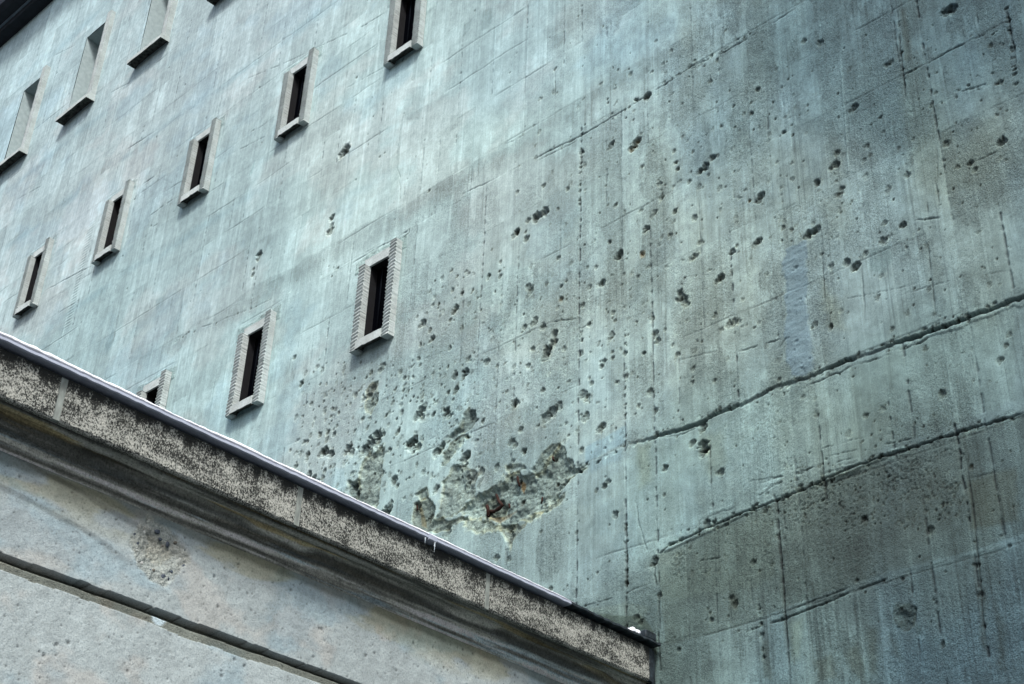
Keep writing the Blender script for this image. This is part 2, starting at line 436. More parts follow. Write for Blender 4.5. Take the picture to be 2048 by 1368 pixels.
polyline([(1640,610),(1800,575),(1900,545)], .004, .005, .65, gap=.4)
polyline([(1640,915),(1750,890),(1850,870)], .004, .01, .45, gap=.3); polyline([(1630,900),(1700,880),(1800,862)], .004, .01, .5, gap=.4)
polyline([(1500,970),(1620,935),(1750,905)], .004, .008, .5, gap=.35); polyline([(1480,965),(1600,945),(1640,925)], .004, .008, .55, gap=.4)
polyline([(1345,1135),(1400,1120),(1460,1110)], .005, .01, .5, gap=.4)
polyline([(1925,955),(1980,945),(1995,940)], .005, .006, .6)
polyline([(1750,1020),(1700,1045)], .005, .004, .8)
for p_, q_ in (((1490,975),(1900,862)), ((1560,985),(1850,885)), ((1380,1040),(1600,935)), ((1650,930),(1960,840))):
    polyline([p_, ((p_[0] + q_[0]) / 2, (p_[1] + q_[1]) / 2 + 10), q_], .012, -.002, 1.22, .014, gap=.38)
    polyline([(p_[0], p_[1] + 7), ((p_[0] + q_[0]) / 2, (p_[1] + q_[1]) / 2 + 16), (q_[0], q_[1] + 7)], .006, .006, .6, .014, gap=.42)
# wandering hairline left of the centre and at the window
polyline([(809,213),(803,250),(793,309),(794,335),(800,354),(800,420),(797,470)], .0035, .006, .45, .006)
polyline([(797,470),(812,463),(818,450),(818,465),(805,478)], .007, .014, .3)
polyline([(700,530),(740,505),(765,490),(795,478)], .006, .01, .4); polyline([(682,548),(700,530)], .006, .01, .4)
polyline([(1270,1000),(1278,1050),(1285,1075),(1297,1110)], .005, .01, .45, .006)
polyline([(1297,1110),(1310,1125),(1306,1150),(1316,1190),(1314,1270),(1318,1330),(1318,1380)], .006, .02, .28, .004)
polyline([(1250,1045),(1252,1080),(1253,1215)], .010, .02, .25, .004, gap=.42)
polyline([(1017,1060),(1016,1100),(1014,1170)], .006, .01, .5, .004, gap=.35)
polyline([(1512,1190),(1520,1260),(1527,1360)], .012, .014, .4, .01, gap=.4)
polyline([(1935,900),(1932,940),(1942,1010),(1957,1160),(1968,1300)], .008, .01, .4, .003)
polyline([(1545,985),(1550,1001),(1560,1120),(1565,1200),(1577,1354)], .009, .012, .38, .002)
polyline([(1708,1150),(1716,1250),(1727,1357)], .006, -.004, 1.2, .002)
polyline([(1655,1160),(1668,1270)], .006, -.004, 1.15, .002)
polyline([(1463,1200),(1470,1357)], .004, -.004, 1.2, .002)
polyline([(1678,86),(1690,240),(1702,412)], .010, -.006, 1.25, .004); polyline([(1778,172),(1785,310)], .009, -.005, 1.25, .004)
polyline([(1795,11),(1801,110),(1812,213)], .009, .014, .35, .006, gap=.38)
polyline([(2011,11),(2020,60),(2031,117),(2036,200)], .012, .016, .3, .006, gap=.35)
polyline([(1953,15),(1957,55)], .007, .012, .35, .004); polyline([(1640,477),(1647,560),(1650,605)], .006, .01, .35, .004, gap=.3)
polyline([(1722,519),(1731,653)], .006, .01, .5, .004); polyline([(1853,471),(1862,550),(1872,640)], .007, .01, .45, .004)
polyline([(1564,190),(1574,240),(1578,262)], .004, .008, .45, .004); polyline([(1574,263),(1562,266)], .01, .015, .3, .004)
polyline([(1998,765),(2026,700),(2020,690)], .003, .004, .7)
polyline([(1107,132),(1110,165),(1109,198)], .006, .012, .35, .004, gap=.3)

def blob(px, py, r, depth=.5, col=(.52, .50, .47), asp=1.0, edge=.18, noise=.55, soft=False, rot=0.0, seed=None, m=None, cav=.35):
    cx, cz = wall_at(px, py); k0 = mpp(px, py); R = r * k0 * 1.12
    if seed is None: seed = int(px * 7 + py * 13) % 997
    s = win(cx - R * 1.9 * max(1, asp), cx + R * 1.9 * max(1, asp), cz - R * 1.9 * max(1, asp), cz + R * 1.9 * max(1, asp))
    if s is None: return
    x = U[s] - cx; z = V[s] - cz
    if rot: x, z = x * math.cos(rot) + z * math.sin(rot), -x * math.sin(rot) + z * math.cos(rot)
    z = z / asp
    ns = 1.4 / R
    d = np.hypot(x, z) / R + (fbm(U[s] + seed, V[s] + seed * 1.7, ns, ns, 4, 221, .65) - .5) * 2.6 * noise
    g = sstep(1.0 + edge, 1.0 - edge, d)
    cl_ = sstep(1.15, .1, d)
    dep = min(.045, depth * R)
    inner = (fbm(U[s], V[s], 60, 60, 2, 231) - .5)
    H[s] -= g * dep * (.45 + .55 * cl_) + g * inner * dep * cav
    H[s] += np.exp(-((d - 1.15) / .15) ** 2) * dep * .05
    kk = g * np.clip(.75 + inner * 1.2, 0, 1)
    multiply(s, kk, col)
    rim = np.exp(-((d - 1.22) / .16) ** 2) * sstep(-.3, .5, (x - z) / R + (fbm(U[s], V[s], 30, 30, 2, 233) - .5) * 2)
    multiply(s, np.clip(rim, 0, 1) * .8, (1.34, 1.28, 1.20))
    coarse[s] = np.maximum(coarse[s], np.clip(g * .8 + rim * .3, 0, 1))

# bullet and shrapnel marks, surveyed one by one (x, y, radius in photo pixels)
D = (.30, .29, .27); M_ = (.48, .465, .43); RU = (.42, .30, .20)
POCK = """692 298 12 D|684 308 9 D|1295 192 9 D|1223 289 7 D|1216 299 4|1273 283 9 R|1266 295 9 R|1087 371 5|1134 378 5|1034 385 5|1088 424 10 D|1072 434 11 D|1115 418 4|1056 440 6|1034 464 8|1319 368 6|1347 373 4|
1323 395 6|1309 424 7|1304 432 5|1281 421 5|1293 457 7 D|1289 463 5 D|1350 423 6|1230 411 5|1216 409 3|1163 304 6 D|1355 338 5|1350 326 4|1348 301 4|1342 101 4|1304 144 4|1261 149 5|759 314 3|1206 52 3|1110 137 4|1312 82 4|
713 155 3|857 381 4|663 436 7 D|664 450 6|660 462 9|519 508 8 D|516 518 6|507 538 4|505 550 5|601 768 7|588 715 5|1905 17 10 D|1890 24 9 D|1640 86 8|1782 124 6|1774 129 6|1710 214 7 D|1702 222 6|1760 235 4 D|1568 266 5 D|1733 292 6|1673 306 7|
1671 328 8 D|1661 336 6 D|1635 366 8 D|2003 284 9 D|1893 287 7|1949 340 6|1942 326 6 D|2013 320 3|1522 392 8 D|1517 402 7 D|1499 402 4 R|1491 380 4|1410 334 9 D|1401 342 7 D|1425 316 7 D|1436 312 4|1379 364 5|1417 350 4|1516 179 6 D|1467 213 4|
1504 227 5 D|1489 228 4|1503 206 4|1434 120 5|1379 132 5|1422 110 4|1451 60 3|1437 141 3|1420 163 5|1477 342 3|1554 325 4|1389 436 7|1632 459 8 D|1620 466 10 D|1613 472 8|1805 450 7 D|1769 445 6|1683 377 7|1680 388 7|1815 349 7|1915 333 5|
1566 455 5|1583 459 4|1826 278 4|1767 263 4|1798 296 4|1351 423 4|1982 91 5|1942 72 3|1872 186 4|1994 230 4|2001 165 6|1444 253 4|1353 325 4|1357 338 4|1386 304 4|1881 349 3|1607 82 6|1728 321 5|
1033 463 6 D|1028 471 7|1053 477 7|1051 464 4|1116 515 5|1001 524 4|1219 484 5 D|1238 510 9 D|1232 514 6|1283 508 6 R|1340 471 6|1190 481 3|1192 534 5|1175 534 4|1204 567 8 D|1178 574 6|1298 532 4|1247 548 4|1243 570 4|
1121 572 5 D|1132 562 3|1121 598 6 R|1164 611 6|1056 572 7|1060 582 8|1000 553 5|977 553 6 D|914 553 4|932 543 4|903 541 4|984 500 3|924 587 5 D|905 580 5|946 580 4|955 596 3|911 617 8 D|907 625 6 D|900 641 5|924 656 5|878 608 4 D|866 610 4|
847 646 8 D|841 652 6|835 634 4|860 661 5|866 676 7 D|860 683 4|841 690 5|848 690 3|900 696 5|936 718 6|972 723 8|993 732 4|838 718 5|828 730 3|800 744 4|809 756 5|768 730 6|760 740 6|742 746 5|733 756 4|931 744 8 D|926 754 6 D|909 752 7 D|
912 778 7 D|908 785 5|896 785 5 D|905 799 4|786 806 5|790 780 4|807 780 4|817 782 3|783 752 3|842 823 10 D|834 833 9 D|845 834 8|867 828 6 D|893 822 9 D|898 830 8|889 832 7|965 842 6|1031 806 8 D|1027 813 7|1085 780 6|1013 783 4|1055 732 6|
1065 697 7|1048 653 6|1070 641 8|1064 648 6|1085 653 8|1108 668 9 D|1106 682 9 D|1095 700 11 D|1090 712 10 D|1100 694 7|1127 696 6|1044 663 3|1001 661 3|1177 648 5 D|1223 670 7|1219 678 6|1163 680 4 D|1161 706 6|1207 722 6 D|1203 732 6 D|
1225 716 5|1224 704 4|1250 706 6 D|1287 706 5 D|1183 766 5|1178 756 4|1310 668 8|1314 680 8|1354 709 6|1305 637 6|1230 641 4|1225 625 5|1276 553 5|1359 587 8 D|1366 598 9 D|1372 608 9|1356 598 6 D|1252 752 5|1299 783 8|1276 811 5|1165 790 9|
1174 797 9|1171 833 9|1205 852 8|1197 860 7|1137 871 4|1104 822 12|1090 834 12|1118 812 9|1041 859 7|1022 884 9|1030 890 7|1048 902 7|934 910 9|886 890 9|880 900 10|872 905 9|829 880 9 D|822 890 12 D|836 893 9|797 861 6 D|794 867 5|780 900 6 D|
697 896 9 D|702 905 8|690 905 7|755 870 11 D|740 885 12 D|728 900 11 D|752 885 12|738 905 10|765 868 7|725 838 6|735 856 5|771 833 4|745 775 7|738 790 8|728 797 6|752 800 6|711 790 6|700 808 4|1311 821 6|1163 900 6|933 873 5|
615 883 5|608 884 5|639 869 6|655 866 6|653 880 6|668 869 6 D|677 826 4|665 818 4|673 852 4|650 902 10 D|662 908 9 D|642 907 7|615 910 6 D|581 900 4|605 847 3|691 905 5|613 920 5|591 932 7|617 950 9 D|628 957 7|649 943 6|645 955 6|643 970 5|660 935 4|
707 975 8 D|712 988 6 D|788 960 8 D|794 971 6|872 977 7 D|868 985 5|931 912 10|926 925 12|962 943 8|993 934 7|1026 922 6|1018 934 7|1048 903 5|776 1018 13|768 1028 12|835 1008 7 D|832 1020 7|855 1035 9|893 1063 12|943 1118 7|993 1116 7|1017 1118 6|
1216 963 6|1208 972 6 D|1192 980 5|1230 1029 7 D|1328 936 7 D|1326 989 4|1101 1178 5|1195 1145 3 D|1082 1063 4|1153 1065 4|1307 1120 8 D|1302 1130 7 D|1316 1190 6 D|1018 1060 7 D|1021 1072 6 D|1272 1234 7|1281 1243 6|1292 1269 6|
1441 943 7 D|1432 946 4|1403 905 9 D|1410 900 6|1412 1046 8 D|1724 1037 7 D|1504 1123 6 D|1532 987 4|1420 1238 5 D|1418 1225 4|1413 1216 3|1355 1297 5 D|1475 1260 3|1467 1207 8|1460 1195 7|1857 1060 8|1801 1156 4 D|2016 1090 4 D|1939 932 5 R|1710 1159 4 D|
1949 1128 7|1958 1187 7|1882 1286 6|1389 512 8|1383 518 6|1464 505 7 D|1474 492 4|1400 484 6|1519 481 7 D|1512 485 5 D|1441 555 8 D|1434 562 6 D|1468 645 8|1458 650 7|1478 643 6|1430 630 6|1508 656 4|1493 650 3|1661 532 7|1693 524 8 D|1712 532 9 D|1706 538 6|
1731 507 6|1766 481 8|1628 649 7|1661 654 6 D|1783 658 5|1558 758 5|1429 761 5|1386 737 5|1385 765 5|1881 787 9|1999 720 7|2011 690 5|1405 852 9|1401 860 6|1405 890 11 D|1409 898 8 D|1384 885 8|1729 830 6|1800 1215 3 D|1386 755 3|1330 660 4|1345 690 4"""
for row in POCK.replace('\n', '').split('|'):
    q = row.split()
    if len(q) < 3: continue
    x, y, r = float(q[0]), float(q[1]), float(q[2])
    k = q[3] if len(q) > 3 else ''
    if k == 'D': blob(x, y, r, .75, D)
    elif k == 'R': blob(x, y, r, .7, RU)
    else: blob(x, y, r, .5, M_)
def crumble(pts, n, spread, r0, r1, seed, dk=.42):
    n = int(n * .75)
    q = np.random.RandomState(seed); P_ = np.array(pts, float); L = np.hypot(*np.diff(P_, axis=0).T); c = np.concatenate([[0], np.cumsum(L)]) / L.sum()
    for _ in range(n):
        t = q.rand(); x = np.interp(t, c, P_[:, 0]); y = np.interp(t, c, P_[:, 1]) + q.normal() * spread
        if q.rand() < dk: blob(x, y, q.uniform(r0, r1), q.uniform(.4, .9), (.30, .30, .28), noise=.9, asp=q.uniform(.4, 1.0))
        else: blob(x, y, q.uniform(r0, r1) * 1.2, .12, (1.22, 1.22, 1.20), noise=.9, asp=q.uniform(.35, .9))
LA = [(1150,940),(1250,893),(1330,863),(1420,828),(1480,805),(1540,780),(1590,757),(1640,738),(1700,715),(1760,690),(1830,665),(1900,640),(1960,618),(2031,597)]
LB = [(1310,1110),(1345,1085),(1400,1060),(1470,1030),(1550,1000),(1640,960),(1740,918),(1830,890),(1900,868),(1960,850),(2031,830)]
crumble(LA, 190, 4, 1.6, 5, 41); crumble(LB, 230, 4, 1.6, 5.5, 42); crumble([(x, y + 14) for x, y in LA[4:]], 60, 4, 1.5, 4, 43)
crumble([(1065,320),(1168,268),(1280,200),(1385,130),(1520,62)], 70, 3.5, 1.6, 4, 44); crumble([(1800,152),(1900,100),(1990,60)], 30, 3, 1.6, 4, 45)
crumble([(1490,1262),(1560,1238),(1640,1207),(1790,1150)], 50, 3, 1.5, 4, 46); crumble([(1800,228),(1863,213),(1925,182),(2001,161)], 40, 4, 1.5, 4, 47)
crumble([(1250,1045),(1252,1080),(1253,1215)], 36, .8, 2, 4.5, 48, .8); crumble([(1163,285),(1160,350),(1158,420)], 18, .8, 1.8, 3.8, 49, .9); crumble([(1250,660),(1250,770),(1250,890)], 26, 1.0, 1.6, 3.4, 50, .8)
crumble([(1512,1190),(1520,1260),(1527,1360)], 24, 2, 2, 5, 51); crumble([(1017,1060),(1014,1170)], 14, 2, 2, 5, 52); crumble([(2011,11),(2020,60),(2036,200)], 22, 2, 2, 5, 53, .9); crumble([(1795,11),(1812,213)], 20, 1.5, 2, 4, 54, .9)
crumble([(347,680),(430,646),(560,590),(700,530),(780,480)], 40, 4, 1.4, 3.2, 55)
# smaller chips scattered where the photo is peppered
rr = np.random.RandomState(12)
def scatter(n, x0, x1, y0, y1, r0, r1):
    for _ in range(n):
        x = rr.uniform(x0, x1); y = rr.uniform(y0, y1)
        blob(x, y, rr.uniform(r0, r1), .8, D if rr.rand() < .5 else M_, noise=.4)
def scatter2(n, x0, x1, y0, y1, r0, r1):
    for _ in range(n):
        x = rr.uniform(x0, x1); y = rr.uniform(y0, y1); t_ = rr.uniform(.55, .85)
        blob(x, y, rr.uniform(r0, r1), rr.uniform(.15, .4), (t_, t_ * .98, t_ * .94), noise=.8, asp=rr.uniform(.7, 1.4))
scatter2(170, 590, 960, 720, 1000, 2, 6); scatter2(150, 830, 1300, 540, 900, 2, 5); scatter2(120, 1000, 1700, 120, 560, 2, 5); scatter2(90, 1300, 2031, 300, 900, 2, 6)
scatter2(230, 1560, 1930, 930, 1050, 1.5, 4); scatter(120, 1600, 1900, 930, 1060, 1.2, 2.6); scatter2(60, 1340, 1560, 1040, 1150, 1.5, 4)
scatter(190, 600, 960, 720, 960, 1.6, 3.2); scatter(110, 840, 1300, 540, 900, 1.5, 3.0); scatter(120, 1150, 1700, 120, 560, 1.5, 3.0)
scatter(90, 1650, 2031, 20, 560, 1.5, 3.0); scatter(70, 1300, 1900, 560, 900, 1.5, 2.8); scatter(60, 1100, 1600, 880, 1300, 1.4, 2.6)
scatter(60, 1600, 2031, 850, 1250, 1.5, 3); scatter(60, 60, 800, 60, 640, 1.2, 2.2); scatter(30, 800, 1300, 20, 400, 1.2, 2.2)

def poly_mask(pts, warp=.02, soft=.006, seed=0, margin=.1, freq=12):
    W = np.array([wall_at(*p) for p in pts])
    s = win(W[:, 0].min() - margin, W[:, 0].max() + margin, W[:, 1].min() - margin, W[:, 1].max() + margin)
    if s is None: return None, None
    x = U[s] + (fbm(U[s], V[s], freq, freq, 4, 241 + seed) - .5) * 2 * warp
    z = V[s] + (fbm(U[s] + 31, V[s], freq, freq, 4, 251 + seed) - .5) * 2 * warp
    ins = np.zeros(x.shape, bool); dmin = np.full(x.shape, 9., np.float32)
    n = len(W)
    for i in range(n):
        xa, za = W[i]; xb, zb = W[(i + 1) % n]
        c = ((za > z) != (zb > z)) & (x < (xb - xa) * (z - za) / ((zb - za) if abs(zb - za) > 1e-9 else 1e-9) + xa)
        ins ^= c
        L2 = (xb - xa) ** 2 + (zb - za) ** 2 + 1e-12
        t = np.clip(((x - xa) * (xb - xa) + (z - za) * (zb - za)) / L2, 0, 1)
        dmin = np.minimum(dmin, np.hypot(x - xa - t * (xb - xa), z - za - t * (zb - za)))
    sd = np.where(ins, dmin, -dmin)
    return s, sd
def spall(pts, depth, col=(.80, .76, .70), rough=.012, warp=.025, dirt=.5, seed=0, fr=30):
    s, sd = poly_mask(pts, warp * 1.5, seed=seed, freq=17)
    if s is None: return
    g = sstep(-.003, .006, sd); cup = sstep(0, .07, sd)
    n = fbm(U[s], V[s], fr, fr, 4, 261 + seed, .6) - .5; nb = fbm(U[s], V[s], 10, 10, 3, 271 + seed) - .5
    H[s] -= g * (depth * (.35 + .65 * cup) + n * rough + nb * depth * .7)
    k = g * .9
    mot = np.clip(.5 + nb * 2.2 + n * 1.2, 0, 1)[..., None]
    H[s] -= g * np.floor((fbm(U[s] + 3, V[s], 16, 16, 3, 275 + seed) - .35) * 7) * .0045
    spk = fbm(U[s], V[s], 90, 90, 2, 277)[..., None]
    c = np.array(col, np.float32) * (1 - dirt * .7 * (1 - mot)) * (.72 + .6 * spk)
    fr_ = np.exp(-((sd - .006) / .014) ** 2) * sstep(.35, .6, fbm(U[s], V[s], 14, 14, 3, 279)); multiply(s, fr_, (1.22, 1.14, 1.02))
    A[s] *= 1 + k[..., None] * (c - 1)
    coarse[s] = np.maximum(coarse[s], g)
def stain(pts, col, warp=.02, soft=.01, k=1.0, seed=0, rough=None, h=0.0):
    s, sd = poly_mask(pts, warp, seed=seed)
    if s is None: return
    g = sstep(-soft, soft, sd) * k
    A[s] *= 1 + g[..., None] * (np.array(col, np.float32) - 1)
    if rough is not None: coarse[s] = coarse[s] * (1 - g) + rough * g
    if h: H[s] += g * h
# large spalls round the torn reinforcement
spall([(905,1030),(940,1000),(965,985),(1000,958),(1035,942),(1055,948),(1066,948),(1080,925),(1105,903),(1122,890),(1132,912),(1160,932),(1172,936),(1130,962),(1122,985),(1100,1010),(1070,1030),(1035,1048),(1025,1062),(1000,1056),(985,1040),(955,1032)], .032, (1.0,.96,.88), .024, .03, .45, 1)
spall([(1130,962),(1160,940),(1175,936),(1150,950),(1128,975),(1118,968)], .03, D, .01, .01, .3, 8)
spall([(880,1000),(885,965),(905,930),(930,925),(955,950),(950,985),(930,1010),(900,1035),(872,1040)], .018, (.84,.80,.74), .016, .03, .35, 2)
spall([(918,850),(925,825),(940,812),(952,820),(955,840),(940,855),(925,868),(905,880),(898,872)], .03, (.58,.56,.52), .014, .02, .4, 3)
spall([(735,905),(770,890),(765,940),(757,990),(750,1020),(720,1010),(700,1015),(712,975),(718,940)], .02, (.82,.77,.70), .015, .03, .4, 4)
spall([(820,1040),(828,1005),(850,995),(872,1010),(868,1035),(905,1040),(940,1030),(910,1052),(870,1062),(830,1066)], .026, (.76,.70,.62), .015, .02, .45, 5)
spall([(990,1050),(1040,1050),(1060,1040),(1030,1075),(1022,1100),(1010,1080)], .02, (.85,.78,.70), .014, .02, .35, 6)
spall([(735,770),(755,765),(758,800),(740,830),(728,815)], .014, (.75,.72,.66), .01, .02, .4, 7)
spall([(960,1000),(985,990),(1010,1010),(1000,1040),(970,1040)], .02, (.70,.66,.60), .012, .02, .4, 9)
spall([(885,905),(905,880),(925,868),(938,872),(915,900),(900,925),(885,930)], .014, (.80,.76,.68), .012, .03, .4, 12)
spall([(1040,1040),(1075,1025),(1108,1005),(1130,985),(1128,1000),(1100,1022),(1060,1045)], .010, (1.15,1.06,.93), .008, .02, .2, 13)
spall([(930,1040),(960,1036),(990,1050),(1000,1062),(960,1066),(925,1056)], .010, (1.12,1.04,.92), .010, .02, .25, 14)
spall([(695,965),(715,958),(722,980),(712,1000),(700,992)], .02, (.5,.5,.48), .012, .015, .4, 15)
spall([(1062,940),(1085,905),(1104,888),(1122,884),(1100,915),(1085,940),(1070,952)], .02, (.88,.86,.80), .012, .008, .35, 16)
spall([(1010,930),(1040,928),(1052,940),(1020,950)], .008, (.9,.88,.84), .008, .015, .3, 17)
spall([(830,985),(850,975),(858,990),(840,1000)], .012, (.7,.68,.62), .01, .015, .4, 18)
# holes where the iron sits
for x, y, r in ((1037,962,5),(1105,916,4),(1109,966,4),(1040,1003,6),(1113,980,3),(853,1040,3),(834,1014,4),(745,946,3)):
    blob(x, y, r, 1.4, (.16, .09, .05), noise=.3)
# rust runs
stain([(1040,960),(1046,965),(1042,985),(1036,975)], (1.1,.62,.34), .004, .006)
stain([(975,1035),(1010,1025),(1030,1020),(1000,1045)], (.95,.66,.48), .01, .01, .7)
stain([(833,1005),(840,1010),(848,1055),(838,1050)], (1.0,.75,.5), .006, .008, .8)
stain([(1280,503),(1290,500),(1290,515),(1281,518)], (1.15,.8,.5), .006, .008, .6)
# horizontal dark band under the smooth coat (day joint), ragged upper edge
zb_ = 9.16 + (fbm(U, V, 3, 1.2, 4, 281) - .5) * .16; zl_ = 9.00 + (fbm(U, V, 2, 1, 4, 285) - .5) * .25
band = sstep(0.01, -.01, V - zb_) * sstep(-.12, .03, V - zl_) * sstep(2.6, 3.6, U) * sstep(10.6, 9.4, U)
A *= (1 + band * -.17)[..., None]; coarse = np.maximum(coarse, band * .35)
for zc, th, k_, xa_, xb_ in ((12.45, .10, .14, -3, 5.5), (10.45, .07, .10, -2, 5), (13.55, .08, .10, -3, 3), (15.9, .12, .10, -4, 1.5), (9.62, .06, .07, 2.0, 7)):
    zz = zc + (fbm(U, V, 1.4, .6, 4, 291 + int(zc)) - .5) * .25
    b_ = np.exp(-((V - zz) / th) ** 2) * sstep(xa_ - .5, xa_ + .5, U) * sstep(xb_ + .5, xb_ - .5, U) * sstep(.35, .6, fbm(U, V, 1.6, 3, 3, 299))
    A *= 1 + (b_ * k_)[..., None] * np.array([-1.5, -1.0, -.75], np.float32)
# patches of filler and stain
G = (.74, .78, .80)
stain([(812,180),(850,170),(846,215),(838,240),(808,238)], (.80,.80,.80), .02, .01)
stain([(926,52),(944,38),(940,58),(926,76)], (.78,.80,.80), .01, .008); stain([(966,22),(985,15),(984,45),(975,58),(960,62)], (.78,.80,.80), .01, .008)
stain([(1108,70),(1130,60),(1124,90),(1104,92)], (.85,.86,.86), .01, .008); stain([(902,232),(926,226),(922,250),(900,262)], (.84,.85,.85), .01, .008)
stain([(780,320),(800,290),(800,370),(782,400)], (.86,.86,.84), .02, .02, .8)
stain([(835,60),(850,90),(850,170),(835,150)], (.93,.93,.93), .02, .02)
stain([(498,350),(512,310),(506,345)], (.80,.85,.85), .01, .01); stain([(605,430),(618,420),(612,450),(600,460)], (.86,.88,.88), .01, .01)
stain([(312,600),(330,590),(326,610),(312,622)], (.80,.84,.85), .01, .01); stain([(210,690),(228,655),(226,680),(214,712)], (.76,.80,.82), .01, .01)
stain([(820,270),(850,250),(845,290),(822,300)], (.88,.88,.88), .02, .015, .8)
# long blue-grey strip of paint
s, sd = poly_mask([(1570,500),(1608,484),(1612,540),(1616,590),(1618,650),(1622,700),(1628,740),(1604,752),(1580,752),(1578,700),(1570,640),(1566,590),(1572,560),(1562,530)], .045, seed=3)
g = sstep(-.012, .012, sd)
rip = fbm(U[s], V[s], 12, 40, 4, 301)
g *= .78
A[s] = A[s] * (1 - g[..., None]) + g[..., None] * (np.array([.115, .18, .21], np.float32) * (.7 + .6 * rip)[..., None])
H[s] += g * (.002 + (rip - .5) * .008); coarse[s] = coarse[s] * (1 - g) + .15 * g
stain([(1170,895),(1225,865),(1250,850),(1250,885),(1170,925)], (.86,.96,1.06), .01, .01, .9, rough=.1)
stain([(1170,925),(1250,893),(1240,920),(1180,945)], (.82,.90,.98), .015, .02, .6, rough=.1)
stain([(1738,500),(1780,485),(1785,520),(1770,545),(1740,540)], (.72,.76,.76), .015, .01, .9, rough=.5)
# dark square repair and others at lower right
spall([(1784,1213),(1815,1203),(1828,1212),(1828,1250),(1812,1262),(1800,1262),(1785,1240)], .012, (.62,.62,.58), .010, .012, .3, 11)
stain([(1828,1250),(1840,1250),(1838,1268),(1828,1268)], (.6,.62,.6), .01, .01)
stain([(1155,1232),(1200,1228),(1285,1232),(1300,1252),(1312,1275),(1313,1310),(1250,1290)], (.62,.62,.55), .008, .006, rough=.9)
stain([(1160,1222),(1250,1205),(1300,1215),(1285,1232),(1200,1228)], (1.15,1.10,1.02), .01, .01, .7)
stain([(1572,1245),(1600,1235),(1598,1310),(1578,1320)], (1.2,1.12,.95), .02, .03, .6)
for p_ in ([(1690,1300),(1710,1285),(1725,1330),(1722,1360),(1700,1340)], [(1730,1250),(1748,1255),(1752,1345),(1736,1340)], [(1775,1270),(1790,1280),(1800,1320),(1790,1310)],
           [(1625,1320),(1660,1310),(1670,1350),(1630,1360)], [(1955,1120),(1965,1180),(1975,1280),(1962,1300),(1955,1200)], [(1985,1200),(2005,1250),(2010,1340),(1998,1340),(1990,1270)],
           [(1520,1280),(1535,1280),(1540,1357),(1522,1357)], [(1460,1180),(1475,1195),(1472,1215),(1458,1212)], [(1800,20),(1812,15),(1820,120),(1806,120)]):
    stain(p_, (.68,.64,.58), .02, .02, .8, seed=int(p_[0][0]) % 5)
stain([(1270,890),(1300,880),(1300,960),(1275,975)], (.86,.82,.72), .03, .04, .9); stain([(1400,870),(1440,860),(1450,930),(1420,960)], (.86,.80,.70), .03, .04, .6)
stain([(1480,420),(1560,400),(1600,480),(1520,500)], (1.0,.98,.94), .05, .05, .5); stain([(1640,400),(1700,400),(1700,470),(1650,470)], (.93,.90,.84), .04, .05, .6)
stain([(1800,330),(1870,240),(2000,260),(2031,330),(1900,400),(1820,380)], (.92,.88,.80), .10, .12, .6)
stain([(1640,565),(1680,600),(1690,660),(1650,650)], (1.05,.98,.84), .04, .05, .8)
stain([(1930,960),(2031,930),(2031,1040),(1940,1060)], (.80,.74,.66), .02, .02, .9, rough=.4)
stain([(1930,1060),(1960,1050),(2031,1045),(2031,1090),(1940,1110)], (1.25,1.25,1.25), .01, .01, .7, rough=.1)
stain([(1700,1240),(1765,1222),(1765,1330),(1715,1300)], (1.12,1.12,1.12), .01, .01, .5)
stain([(1545,1010),(1310,1110),(1320,1200),(1500,1180),(1550,1150)], (.88,.86,.80), .03, .03, .7)
for p_ in ([(1310,1110),(1400,1065),(1470,1033),(1550,1003),(1640,963),(1740,921),(1830,893),(1900,871),(1960,853),(2060,823),(2060,1060),(1940,1100),(1780,1140),(1600,1200),(1480,1250),(1330,1290)],):
    stain(p_, (.80, .79, .76), .004, .006, 1.0, rough=.75)
stain([(1250,895),(1480,808),(1640,742),(1700,735),(1700,925),(1550,998),(1400,1058),(1310,1105),(1255,1150)], (1.10,1.12,1.12), .02, .02, .7, rough=.25)
stain([(1700,735),(1830,680),(2031,610),(2031,800),(1900,850),(1700,920)], (.92,.92,.88), .03, .03, .8)
# honeycombed zone under the lower joint
s, sd = poly_mask([(1320,1115),(1400,1068),(1550,1008),(1700,940),(1900,878),(1935,880),(1935,960),(1880,1040),(1760,1060),(1650,1070),(1560,1120),(1450,1150),(1340,1165)], .05, seed=2)
g = sstep(-.03, .05, sd) * sstep(.40, .56, fbm(U[s], V[s], 4, 4, 3, 311))
hc = sstep(.58, .68, fbm(U[s], V[s], 85, 100, 3, 321))
hc *= .6; H[s] -= g * hc * .008; multiply(s, g * hc, (.55, .55, .55)); coarse[s] = np.maximum(coarse[s], g * .95)

jz = np.interp(us, [9.3, 9.39, 10.24, 11.12, 11.68, 13], [5.2, 5.21, 5.30, 5.35, 5.32, 5.3]).astype(np.float32)[None, :] + (fbm(U, V * 0, 6, 1, 4, 329) - .5) * .02
H -= sstep(.003, -.003, V - jz) * sstep(9.35, 9.5, U) * .007
